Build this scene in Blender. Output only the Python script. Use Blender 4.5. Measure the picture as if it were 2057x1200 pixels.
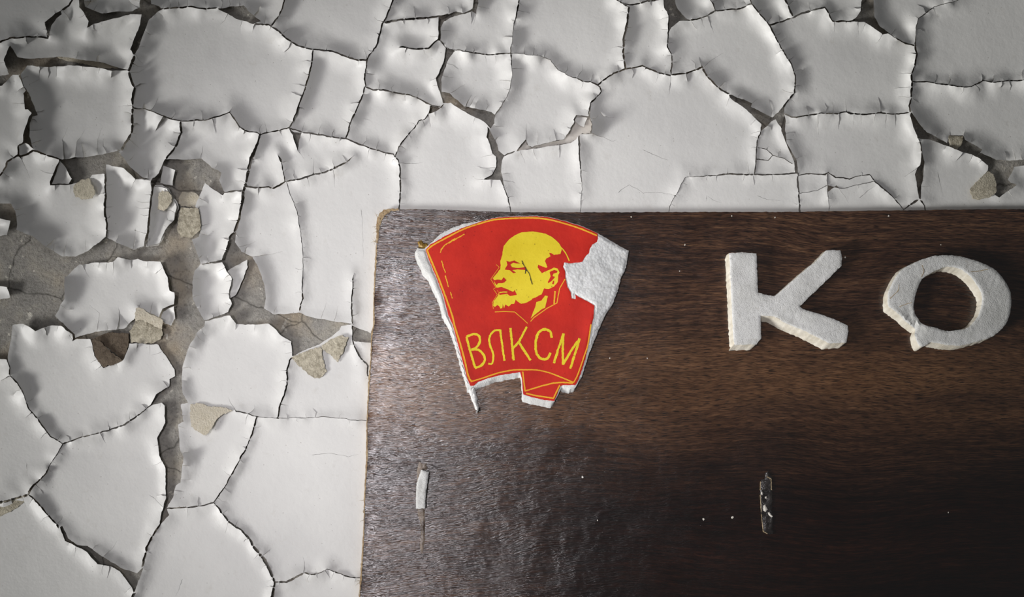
import bpy, math, random
import numpy as np
from mathutils import Vector, noise, kdtree
from mathutils.geometry import delaunay_2d_cdt

for o in list(bpy.data.objects):
    bpy.data.objects.remove(o)
scene = bpy.context.scene
COL = scene.collection

# ------------------------------------------------------------------ camera, light, exposure
PX = 0.0005                     # one photograph pixel on the wall plane, metres
CX, CY, DIST = 1000.0, 850.0, 1.0   # foot of the optical axis on the wall, camera distance
def P(x, y, d=0.0):
    """photo pixel at distance d in front of the wall -> world point"""
    s = (DIST - d) / DIST
    return Vector(((CX + (x - CX) * s - 1028.5) * PX, -d, (600 - (CY + (y - CY) * s)) * PX))

cam_data = bpy.data.cameras.new('camera')
cam = bpy.data.objects.new('camera', cam_data); COL.objects.link(cam)
cam.location = P(CX, CY, 0) + Vector((0, -DIST, 0))
cam.rotation_euler = (math.pi / 2, 0, 0)
cam_data.sensor_fit = 'HORIZONTAL'; cam_data.sensor_width = 36
cam_data.lens = 36 * DIST / (2057 * PX)
cam_data.shift_x = (1028.5 - CX) / 2057
cam_data.shift_y = (CY - 600) / 2057
cam_data.clip_start = 0.02
scene.camera = cam

world = bpy.data.worlds.new('world'); scene.world = world
world.use_nodes = True
world.node_tree.nodes['Background'].inputs[0].default_value = (0.97, 0.98, 1.0, 1)
world.node_tree.nodes['Background'].inputs[1].default_value = 0.11

def spot(name, loc, target, energy, size_deg, blend, radius, color):
    l = bpy.data.lights.new(name, 'SPOT'); l.energy = energy
    l.spot_size = math.radians(size_deg); l.spot_blend = blend
    l.shadow_soft_size = radius; l.color = color
    o = bpy.data.objects.new(name, l); COL.objects.link(o)
    o.location = loc
    o.rotation_euler = (Vector(target) - Vector(loc)).to_track_quat('-Z', 'Y').to_euler()
    return o
spot('window_light', (-1.75, -0.85, -0.80), P(2396, -123), 258, 36.5, 1.0, 0.34, (1.0, 0.99, 0.975))
spot('lower_back_window_light', (-0.52, -1.9, -0.24), P(930, 760), 43, 29.5, 1.0, 0.09, (1.0, 0.945, 0.99))
spot('upper_back_window_light', (-0.34, -1.9, 0.36), P(960, 700), 27, 29.5, 1.0, 0.07, (0.98, 0.965, 1.0))

scene.view_settings.view_transform = 'Standard'
scene.view_settings.look = 'None'
scene.view_settings.gamma = 1
scene.view_settings.use_curve_mapping = False
scene.view_settings.exposure = 0.02

# ------------------------------------------------------------------ materials
def srgb(r, g, b):
    f = lambda c: (c / 255 / 12.92) if c / 255 <= 0.04045 else ((c / 255 + 0.055) / 1.055) ** 2.4
    return (f(r), f(g), f(b), 1)

class Mat:
    def __init__(s, name, rough=0.6, spec=0.5):
        s.m = bpy.data.materials.new(name); s.m.use_nodes = True
        s.t = s.m.node_tree; s.n = s.t.nodes; s.b = s.n['Principled BSDF']
        s.b.inputs['Roughness'].default_value = rough
        s.b.inputs['Specular IOR Level'].default_value = spec
        s.co = s.n.new('ShaderNodeTexCoord').outputs['Object']
    def link(s, a, b): s.t.links.new(a, b)
    def mapping(s, scale, loc=(0, 0, 0), rot=(0, 0, 0), src=None):
        m = s.n.new('ShaderNodeMapping'); m.inputs['Scale'].default_value = scale
        m.inputs['Location'].default_value = loc; m.inputs['Rotation'].default_value = rot
        s.link(src or s.co, m.inputs[0]); return m.outputs[0]
    def noise(s, scale, detail=3, rough=0.55, src=None, dist=0.0):
        n = s.n.new('ShaderNodeTexNoise'); n.inputs['Scale'].default_value = scale
        n.inputs['Detail'].default_value = detail; n.inputs['Roughness'].default_value = rough
        n.inputs['Distortion'].default_value = dist
        s.link(src or s.co, n.inputs['Vector']); return n.outputs[0]
    def voronoi(s, scale, src=None, feature='F1'):
        n = s.n.new('ShaderNodeTexVoronoi'); n.inputs['Scale'].default_value = scale
        n.feature = feature
        s.link(src or s.co, n.inputs['Vector']); return n.outputs['Distance']
    def ramp(s, fac, stops):
        r = s.n.new('ShaderNodeValToRGB'); e = r.color_ramp.elements
        while len(e) < len(stops): e.new(0.5)
        for el, (p, c) in zip(e, stops):
            el.position = p; el.color = c if len(c) == 4 else (*c, 1)
        s.link(fac, r.inputs[0]); return r.outputs[0]
    def mix(s, fac, a, b, mode='MIX'):
        m = s.n.new('ShaderNodeMix'); m.data_type = 'RGBA'; m.blend_type = mode
        for k, v in ((0, fac), (6, a), (7, b)):
            if hasattr(v, 'links'): s.link(v, m.inputs[k])
            else: m.inputs[k].default_value = v
        return m.outputs[2]
    def math(s, op, a, b=0.5, clamp=False):
        m = s.n.new('ShaderNodeMath'); m.operation = op; m.use_clamp = clamp
        for k, v in ((0, a), (1, b)):
            if hasattr(v, 'links'): s.link(v, m.inputs[k])
            else: m.inputs[k].default_value = v
        return m.outputs[0]
    def color(s, c):
        if hasattr(c, 'links'): s.link(c, s.b.inputs['Base Color'])
        else: s.b.inputs['Base Color'].default_value = c
    def bump(s, h, strength, dist, prev=None):
        b = s.n.new('ShaderNodeBump'); b.inputs['Strength'].default_value = strength
        b.inputs['Distance'].default_value = dist
        s.link(h, b.inputs['Height'])
        if prev is not None: s.link(prev, b.inputs['Normal'])
        s.link(b.outputs[0], s.b.inputs['Normal']); return b.outputs[0]

BW = lambda v: (v, v, v, 1)

def mat_paint():
    m = Mat('old_white_paint', 0.5, 0.45)
    n1 = m.noise(9, 4)
    base = m.ramp(n1, [(0.3, srgb(209, 208, 205)), (0.7, srgb(223, 222, 218))])
    n2 = m.noise(60, 5, 0.7)
    base = m.mix(m.ramp(n2, [(0.60, BW(0)), (0.80, BW(0.35))]), base, srgb(176, 170, 158))
    v = m.voronoi(170)
    spk = m.ramp(v, [(0.05, BW(0.55)), (0.11, BW(0))])
    gate = m.ramp(m.noise(35, 2), [(0.5, BW(0)), (0.6, BW(1))])
    base = m.mix(m.math('MULTIPLY', spk, gate), base, srgb(120, 112, 100))
    m.color(base)
    h = m.math('ADD', m.math('MULTIPLY', m.noise(420, 3), 0.6), m.math('MULTIPLY', m.noise(140, 2), 0.8))
    p = m.bump(h, 0.30, 0.0006)
    m.bump(v, 0.10, 0.0006, p)
    return m.m
def mat_underside(name, c1, c2):
    m = Mat(name, 0.9, 0.2)
    n = m.noise(260, 5, 0.75)
    m.color(m.mix(m.ramp(m.noise(30, 3), [(0.4, BW(0)), (0.65, BW(0.6))]),
                  m.ramp(n, [(0.35, c1), (0.62, c2)]), c2))
    m.bump(m.noise(600, 4, 0.7), 0.8, 0.0012)
    return m.m
def mat_plaster():
    m = Mat('bare_grey_plaster', 0.9, 0.2)
    c = m.ramp(m.noise(22, 6, 0.65), [(0.3, srgb(132, 130, 125)), (0.5, srgb(164, 160, 153)), (0.68, srgb(186, 179, 165))])
    c = m.mix(m.ramp(m.noise(11, 3), [(0.52, BW(0)), (0.68, BW(0.6))]), c, srgb(160, 142, 118))
    c = m.mix(m.ramp(m.noise(90, 5, 0.7), [(0.62, BW(0)), (0.67, BW(0.9))]), c, srgb(222, 217, 205))
    c = m.mix(m.ramp(m.noise(380, 3), [(0.3, BW(0.4)), (0.5, BW(0))]), c, srgb(84, 82, 78))
    w = m.n.new('ShaderNodeTexVoronoi'); w.feature = 'DISTANCE_TO_EDGE'; w.inputs['Scale'].default_value = 5.5
    wv = m.noise(20, 3)
    cmb = m.n.new('ShaderNodeVectorMath'); cmb.operation = 'ADD'
    m.link(m.co, cmb.inputs[0])
    sc = m.n.new('ShaderNodeVectorMath'); sc.operation = 'SCALE'; sc.inputs['Scale'].default_value = 0.03
    ns = [x for x in m.n if x.type == 'TEX_NOISE'][-1]
    m.link(ns.outputs[1], sc.inputs[0]); m.link(sc.outputs[0], cmb.inputs[1]); m.link(cmb.outputs[0], w.inputs['Vector'])
    crack = m.ramp(w.outputs['Distance'], [(0.0, BW(0.7)), (0.006, BW(0))])
    c = m.mix(crack, c, srgb(60, 57, 52))
    m.color(c)
    p = m.bump(m.noise(55, 4, 0.6), 0.6, 0.004)
    m.bump(m.noise(330, 6, 0.75), 0.9, 0.002, p)
    return m.m
def mat_under_layer():
    m = Mat('older_cream_paint', 0.7, 0.3)
    m.color(m.ramp(m.noise(50, 5, 0.7), [(0.35, srgb(196, 190, 182)), (0.65, srgb(212, 207, 200))]))
    m.bump(m.noise(300, 4), 0.3, 0.0006)
    return m.m
def mat_wood():
    m = Mat('dark_varnished_veneer', 0.2, 0.85)
    sep = m.n.new('ShaderNodeSeparateXYZ'); m.link(m.co, sep.inputs[0])
    X, Z = sep.outputs[0], sep.outputs[2]
    # grain lines bend slowly over the board
    low = m.noise(1.0, 2, 0.5, m.mapping((2.6, 1, 3.2)))
    zz = m.math('ADD', Z, m.math('MULTIPLY', low, 0.075))
    cb = m.n.new('ShaderNodeCombineXYZ'); m.link(X, cb.inputs[0]); m.link(zz, cb.inputs[2])
    v = cb.outputs[0]
    g1 = m.noise(1.0, 6, 0.62, m.mapping((13, 1, 250), src=v))
    g2 = m.noise(1.0, 4, 0.6, m.mapping((42, 1, 700), src=v))
    g3 = m.noise(1.0, 3, 0.5, m.mapping((2.2, 1, 22), src=v))
    tone = m.math('ADD', m.math('MULTIPLY', g1, 0.42), m.math('ADD', m.math('MULTIPLY', g3, 0.20), m.math('MULTIPLY', g2, 0.38)))
    c = m.ramp(tone, [(0.38, srgb(32, 20, 15)), (0.46, srgb(60, 40, 31)), (0.54, srgb(90, 63, 46)), (0.64, srgb(130, 97, 70))])
    # paler streaked band of sapwood across the middle right
    band = m.math('SUBTRACT', 1.0, m.math('MULTIPLY', m.math('ABSOLUTE', m.math('ADD', zz, 0.052)), 13.0), True)
    c = m.mix(m.math('MULTIPLY', band, m.ramp(g3, [(0.35, BW(0.15)), (0.65, BW(0.6))])), c, srgb(138, 100, 66))
    dark = m.ramp(m.noise(3.1, 3, 0.5, m.mapping((1, 1, 2.0), (3.1, 0, 1.2))), [(0.42, BW(0.0)), (0.62, BW(0.65))])
    c = m.mix(dark, c, srgb(150, 128, 122), 'MULTIPLY')
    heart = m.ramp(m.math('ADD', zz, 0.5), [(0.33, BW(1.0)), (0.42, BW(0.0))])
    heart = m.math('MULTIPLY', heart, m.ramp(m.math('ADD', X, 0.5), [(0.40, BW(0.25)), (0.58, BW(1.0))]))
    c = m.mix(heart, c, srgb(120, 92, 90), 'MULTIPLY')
    # fine pores
    por = m.noise(1.0, 2, 0.5, m.mapping((95, 1, 1150), src=v))
    c = m.mix(m.ramp(por, [(0.34, BW(0.85)), (0.48, BW(0))]), c, srgb(20, 12, 9))
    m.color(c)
    r = m.ramp(m.noise(14, 3), [(0.3, BW(0.20)), (0.7, BW(0.27))])
    m.link(r, m.b.inputs['Roughness'])
    # brushed-out varnish: short raised fibres that lean this way and that
    lean = m.math('MULTIPLY', m.math('SUBTRACT', m.noise(34, 2), 0.5), 0.010)
    z2 = m.math('ADD', zz, lean)
    cb2 = m.n.new('ShaderNodeCombineXYZ'); m.link(X, cb2.inputs[0]); m.link(z2, cb2.inputs[2])
    hb = m.noise(1.0, 2, 0.55, m.mapping((75, 1, 900), src=cb2.outputs[0]))
    hc = m.noise(1.0, 1, 0.5, m.mapping((200, 1, 1900), src=cb2.outputs[0]))
    p = m.bump(hc, 0.7, 0.00025)
    m.bump(hb, 0.9, 0.00055, p)
    c = m.mix(m.ramp(hb, [(0.40, BW(0.7)), (0.56, BW(0))]), c, srgb(160, 145, 138), 'MULTIPLY')  # glare contrast put into the colour: hollows between fibres darkened to strengthen the flecks
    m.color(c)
    return m.m
def mat_simple(name, c1, c2, rough=0.6, scale=120, bs=0.3, bd=0.0006, spec=0.4, bscale=400):
    m = Mat(name, rough, spec)
    m.color(m.ramp(m.noise(scale, 4, 0.65), [(0.35, c1), (0.65, c2)]))
    m.bump(m.noise(bscale, 4, 0.65), bs, bd)
    return m.m
def mat_foam(name, c1, c2, bead=1000, bs=0.32):
    m = Mat(name, 0.62, 0.35)
    c = m.ramp(m.noise(40, 5, 0.65), [(0.3, c1), (0.7, c2)])
    v = m.voronoi(bead)
    c = m.mix(m.ramp(v, [(0.55, BW(0)), (0.95, BW(0.35))]), c, srgb(150, 148, 140))
    dirt = m.ramp(m.noise(75, 6, 0.75), [(0.62, BW(0)), (0.74, BW(0.45))])
    c = m.mix(dirt, c, srgb(150, 142, 126))
    w = m.n.new('ShaderNodeTexVoronoi'); w.feature = 'DISTANCE_TO_EDGE'; w.inputs['Scale'].default_value = 26
    m.link(m.mapping((1, 1, 1), src=m.co), w.inputs['Vector'])
    c = m.mix(m.math('MULTIPLY', m.ramp(w.outputs['Distance'], [(0, BW(0.22)), (0.014, BW(0))]),
                     m.ramp(m.noise(18, 2), [(0.5, BW(0)), (0.56, BW(1))])), c, srgb(110, 104, 92))
    m.color(c)
    h = m.math('ADD', m.math('MULTIPLY', v, -0.6), m.math('MULTIPLY', m.noise(700, 4, 0.7), 0.5))
    m.bump(h, bs, 0.0012)
    return m.m
def mat_print(name, c1, c2, dots, rough=0.6):
    m = Mat(name, rough, 0.22)
    c = m.ramp(m.noise(28, 4), [(0.3, c1), (0.7, c2)])
    v = m.voronoi(190)
    gate = m.ramp(m.noise(45, 2), [(0.45, BW(0)), (0.6, BW(1))])
    c = m.mix(m.math('MULTIPLY', m.ramp(v, [(0.08, BW(0.7)), (0.17, BW(0))]), gate), c, dots)
    m.color(c)
    m.bump(m.noise(240, 4), 0.3, 0.0006)
    return m.m

M = dict(
    paint=mat_paint(), plaster=mat_plaster(), under=mat_under_layer(),
    sandy=mat_underside('sandy_flake_underside', srgb(140, 132, 114), srgb(206, 198, 178)),
    brown=mat_underside('brown_flake_underside', srgb(70, 60, 50), srgb(112, 100, 86)),
    cream=mat_underside('cream_flake_underside', srgb(196, 186, 164), srgb(214, 206, 188)),
    wood=mat_wood(),
    edge=mat_simple('raw_wood_edge', srgb(138, 112, 80), srgb(188, 166, 132), 0.8, 300, 0.6, 0.001),
    foam=mat_foam('white_foam', srgb(196, 196, 192), srgb(222, 222, 220)),
    torn=mat_foam('torn_grey_foam', srgb(192, 194, 193), srgb(220, 221, 220), 330, 0.6),
    foam_side=mat_simple('yellowed_foam_side', srgb(198, 190, 172), srgb(222, 216, 202), 0.7, 90, 0.5, 0.001),
    red=mat_print('red_print', srgb(176, 30, 20), srgb(204, 42, 26), srgb(140, 18, 14)),
    yellow=mat_print('yellow_print', srgb(214, 190, 34), srgb(230, 208, 52), srgb(120, 96, 20)),
    orange=mat_print('amber_print', srgb(220, 150, 34), srgb(232, 178, 48), srgb(170, 90, 20)),
    scratch=mat_simple('dark_scratch', srgb(40, 36, 20), srgb(70, 62, 30), 0.7),
    glue=mat_simple('dried_glue', srgb(70, 58, 48), srgb(126, 112, 98), 0.25, 90, 0.7, 0.001, 0.6, 260),
    dark_glue=mat_simple('dark_glue', srgb(28, 25, 24), srgb(62, 58, 56), 0.2, 110, 0.8, 0.0015, 0.6, 220),
    speck=mat_simple('pale_speck', srgb(210, 204, 190), srgb(232, 228, 220), 0.6),
    fibre=mat_simple('wood_fibre', srgb(150, 130, 100), srgb(190, 172, 140), 0.8),
    resin=mat_simple('amber_glue', srgb(110, 82, 34), srgb(170, 136, 60), 0.3, 150, 0.9, 0.001, 0.6, 300),
)

# ------------------------------------------------------------------ helpers
def link_mesh(name, verts, faces, mats, parent=None, midx=None, smooth=True, sharp=None):
    me = bpy.data.meshes.new(name)
    me.from_pydata([tuple(v) for v in verts], [], faces)
    for mm in mats: me.materials.append(mm)
    if midx is not None: me.polygons.foreach_set('material_index', midx)
    if smooth: me.polygons.foreach_set('use_smooth', [True] * len(me.polygons))
    me.update()
    if sharp: me.set_sharp_from_angle(angle=math.radians(sharp))
    o = bpy.data.objects.new(name, me); COL.objects.link(o)
    if parent is not None: o.parent = parent
    return o
def tag(o, label, cat=None, group=None):
    o['label'] = label
    if cat: o['category'] = cat
    if group: o['group'] = group
    return o

def pip(poly, pts):
    """points in polygon, vectorised"""
    x, y = pts[:, 0], pts[:, 1]
    ins = np.zeros(len(pts), bool)
    px, py = poly[:, 0], poly[:, 1]
    j = len(poly) - 1
    for i in range(len(poly)):
        c = ((py[i] > y) != (py[j] > y))
        if c.any():
            with np.errstate(divide='ignore', invalid='ignore'):
                ins ^= c & (x < (px[j] - px[i]) * (y - py[i]) / (py[j] - py[i]) + px[i])
        j = i
    return ins
def densify(pts, step, closed=False):
    out = []
    n = len(pts)
    for i in range(n if closed else n - 1):
        a = np.array(pts[i], float); b = np.array(pts[(i + 1) % n], float)
        k = max(1, int(round(np.linalg.norm((b - a)[:2]) / step)))
        for t in range(k): out.append(a + (b - a) * t / k)
    if not closed: out.append(np.array(pts[-1], float))
    return np.array(out)
def spline(pts, closed=True, n=4):
    """Catmull-Rom smoothing"""
    p = np.array(pts, float); N = len(p); out = []
    rng = range(N) if closed else range(N - 1)
    for i in rng:
        if closed: a, b, c, d = p[(i - 1) % N], p[i], p[(i + 1) % N], p[(i + 2) % N]
        else: a, b, c, d = p[max(i - 1, 0)], p[i], p[i + 1], p[min(i + 2, N - 1)]
        for t in np.arange(n) / n:
            out.append(0.5 * ((2 * b) + (-a + c) * t + (2 * a - 5 * b + 4 * c - d) * t * t + (-a + 3 * b - 3 * c + d) * t ** 3))
    if not closed: out.append(p[-1])
    return np.array(out)
def nz(x, y, f, s=0.0):
    return noise.noise(Vector((x * f + s, y * f - s, s * 1.7)))

def slab(name, poly, d_back, d_front, mats, parent=None, holes=(), grid=4.0, bevel=1.5, bdrop=0.5,
         rough=0.0, rfreq=0.08, hfun=None, back=(0, 0, 0), jag=0.6, step=3.0, seed=0.0, sharp=40, side_mat=0):
    """a solid plate from a traced outline: front relief, rounded rim, side walls, back. depths in mm"""
    rings = []
    for k, r in enumerate([poly] + list(holes)):
        r = densify([tuple(q)[:2] for q in r], step, True)
        r = np.array([(x + jag * nz(x, y, 0.22, seed + 3) * 1.6, y + jag * nz(x, y, 0.22, seed + 9) * 1.6) for x, y in r])
        rings.append(r)
    cons = np.vstack(rings)
    edges = []; off = 0
    for r in rings:
        m = len(r); edges += [(off + i, off + (i + 1) % m) for i in range(m)]; off += m
    x0, y0 = cons.min(0); x1, y1 = cons.max(0)
    gx, gy = np.meshgrid(np.arange(x0, x1, grid), np.arange(y0, y1, grid))
    gx = gx + (np.arange(gx.shape[0]) % 2)[:, None] * grid / 2
    g = np.c_[gx.ravel(), gy.ravel()]
    ins = pip(rings[0], g)
    for h in rings[1:]: ins &= ~pip(h, g)
    g = g[ins]
    if len(g):
        dm = np.min(np.linalg.norm(g[:, None] - cons[None], axis=2), axis=1)
        g = g[dm > min(grid, step) * 0.55]
    allp = np.vstack([cons, g]) if len(g) else cons
    v, e, f, ov, oe, of = delaunay_2d_cdt([Vector(q) for q in allp], edges, [], 0, 1e-5)
    pts = np.array([(q[0], q[1]) for q in v]); f = np.array([t for t in f if len(t) == 3])
    cen = pts[f].mean(1)
    keep = pip(rings[0], cen)
    for h in rings[1:]: keep &= ~pip(h, cen)
    f = f[keep]
    used = np.unique(f); rem = -np.ones(len(pts), int); rem[used] = np.arange(len(used))
    pts = pts[used]; f = rem[f]
    a = pts[f]; ar = (a[:, 1, 0] - a[:, 0, 0]) * (a[:, 2, 1] - a[:, 0, 1]) - (a[:, 1, 1] - a[:, 0, 1]) * (a[:, 2, 0] - a[:, 0, 0])
    f[ar > 0] = f[ar > 0][:, ::-1]          # outward = towards -Y
    dd = np.min(np.linalg.norm(pts[:, None] - cons[None], axis=2), axis=1)
    ec = {}
    for t in f:
        for i in range(3):
            ec[(t[i], t[(i + 1) % 3])] = 1
    bnd = [(i, j) for (i, j) in ec if (j, i) not in ec]
    nrm = np.zeros_like(pts)
    for i, j in bnd:
        d = pts[j] - pts[i]; n = np.array((-d[1], d[0])) ; nrm[i] += n; nrm[j] += n
    L = np.linalg.norm(nrm, axis=1); L[L == 0] = 1; nrm /= L[:, None]
    # make sure it is outward
    if bnd:
        i, j = bnd[0]; mid = (pts[i] + pts[j]) / 2 + nrm[i] * 0.3
        o_in = pip(rings[0], mid[None])[0] and not any(pip(h, mid[None])[0] for h in rings[1:])
        if o_in: nrm = -nrm
    V = []; dep = []
    for k, (x, y) in enumerate(pts):
        h = d_front + (hfun(x, y) if hfun else 0.0)
        if rough: h += rough * (nz(x, y, rfreq, seed + 5) + 0.5 * nz(x, y, rfreq * 2.7, seed))
        t = max(0.0, 1 - dd[k] / bevel) if bevel > 0 else 0
        h -= bdrop * t * t
        h = max(h, d_back + 0.05)
        dep.append(h); V.append(P(x, y, h / 1000))
    n0 = len(V)
    ux, uy, amt = back
    for k, (x, y) in enumerate(pts):
        ox = oy = 0
        if amt and L[k] > 1e-9 and dd[k] < 0.01 * 1 + 0.5:
            q = max(0.0, nrm[k][0] * ux + nrm[k][1] * uy) * amt
            ox, oy = ux * q, uy * q
        # the back sits straight behind the front, so shift by the perspective of the front point
        w = P(x, y, dep[k] / 1000) + Vector((ox * PX, 0, -oy * PX)); w.y = -d_back / 1000
        V.append(w)
    F = [tuple(t) for t in f] + [tuple(int(q) + n0 for q in t[::-1]) for t in f]
    mi = [0] * (2 * len(f))
    for i, j in bnd:
        F.append((i, j, j + n0, i + n0)[::-1]); mi.append(side_mat)
    F = [tuple(int(q) for q in t) for t in F]
    return link_mesh(name, V, F, mats, parent, mi, True, sharp)

def strokes(name, lines, w, d, mat, parent, hfun=None, thick=0.15, wob=0.35, seed=0):
    """painted line: a thin raised ribbon following the face. d, thick in mm, w in px"""
    V = []; F = []
    for li, ln in enumerate(lines):
        ln = densify(ln, 2.0); n = len(ln)
        tg = np.gradient(ln[:, :2], axis=0); tg /= np.maximum(np.linalg.norm(tg, axis=1), 1e-6)[:, None]
        base = len(V)
        for k in range(n):
            x, y = ln[k][:2]; nx, ny = -tg[k][1], tg[k][0]
            wl = w / 2 * (1 + wob * nz(x, y, 0.3, seed + li)); wr = w / 2 * (1 + wob * nz(x, y, 0.3, seed + 7 + li))
            h = d + (hfun(x, y) if hfun else 0)
            for (ox, dz) in ((wl, 0), (wl, thick), (-wr, thick), (-wr, 0)):
                V.append(P(x + nx * ox, y + ny * ox, (h + dz) / 1000))
        for k in range(n - 1):
            for q in range(3):
                a = base + 4 * k + q
                F.append((a, a + 1, a + 5, a + 4))
        F.append((base, base + 1, base + 2, base + 3)); e = base + 4 * (n - 1)
        F.append((e + 3, e + 2, e + 1, e))
    return link_mesh(name, V, F, [mat], parent, None, False)

def tube(name, pts, r, mat, parent):
    """fibre or splinter: tapered thread through (x, y, depth mm)"""
    V = []; F = []; n = len(pts)
    p3 = [P(x, y, d / 1000) for x, y, d in pts]
    for k, c in enumerate(p3):
        t = (p3[min(k + 1, n - 1)] - p3[max(k - 1, 0)]).normalized()
        a = t.cross(Vector((0, 1, 0))); a = a.normalized() if a.length > 1e-6 else Vector((1, 0, 0)); b = t.cross(a)
        rr = r * PX * (1 - 0.85 * k / (n - 1))
        for q in range(5):
            an = q * 2 * math.pi / 5; V.append(c + (a * math.cos(an) + b * math.sin(an)) * rr)
    for k in range(n - 1):
        for q in range(5):
            F.append((k * 5 + q, k * 5 + (q + 1) % 5, (k + 1) * 5 + (q + 1) % 5, (k + 1) * 5 + q))
    F.append(tuple(range(4, -1, -1))); F.append(tuple(range((n - 1) * 5, n * 5)))
    return link_mesh(name, V, F, [mat], parent)

# ------------------------------------------------------------------ the wall and its plaster
def build_wall():
    st = 9.0
    xs = np.arange(-240, 2300, st); ys = np.arange(-240, 1440, st)
    V = []
    for y in ys:
        for x in xs:
            h = 0.55 * nz(x, y, 0.012) + 0.35 * nz(x, y, 0.05, 4)
            V.append(P(x, y, (h - 0.95) / 1000))
    nx = len(xs); F = []
    for j in range(len(ys) - 1):
        for i in range(nx - 1):
            a = j * nx + i; F.append((a, a + nx, a + nx + 1, a + 1))
    # solid body behind the plaster
    n = len(V)
    cs = [0, nx - 1, len(V) - 1, len(V) - nx]
    for c in cs: V.append(Vector((V[c].x, 0.12, V[c].z)))
    F += [(n, n + 1, n + 2, n + 3)]
    top = list(range(nx)); F.append(tuple(top + [n + 1, n]))
    bot = list(range(cs[3], cs[3] + nx)); F.append(tuple([n + 3, n + 2] + bot[::-1]))
    lef = [j * nx for j in range(len(ys))]; F.append(tuple([n] + [n + 3] + lef[::-1]))
    rig = [j * nx + nx - 1 for j in range(len(ys))]; F.append(tuple(rig + [n + 2, n + 1]))
    o = link_mesh('wall_back', V, F, [M['plaster']])
    o['kind'] = 'structure'
    tag(o, 'grey plaster wall under curling, cracked white paint')
    return o
wall = build_wall()

# ------------------------------------------------------------------ board outline (needed by the paint)
BOARD = [(782, 421), (830, 420.5), (910, 422), (975, 425), (1050, 426.5), (1200, 426.5), (1400, 426), (1600, 426),
         (1657, 424.5), (1882, 422), (1982, 420.5), (2180, 420), (2180, 1330), (716, 1330), (722, 1200), (725, 1150), (730, 1075),
         (732, 1000), (736, 925), (736, 900), (737, 850), (741, 762), (745, 720), (746, 675), (750, 650),
         (751, 597), (754, 525), (756, 487), (757, 440), (763, 429), (771, 423)]

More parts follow.
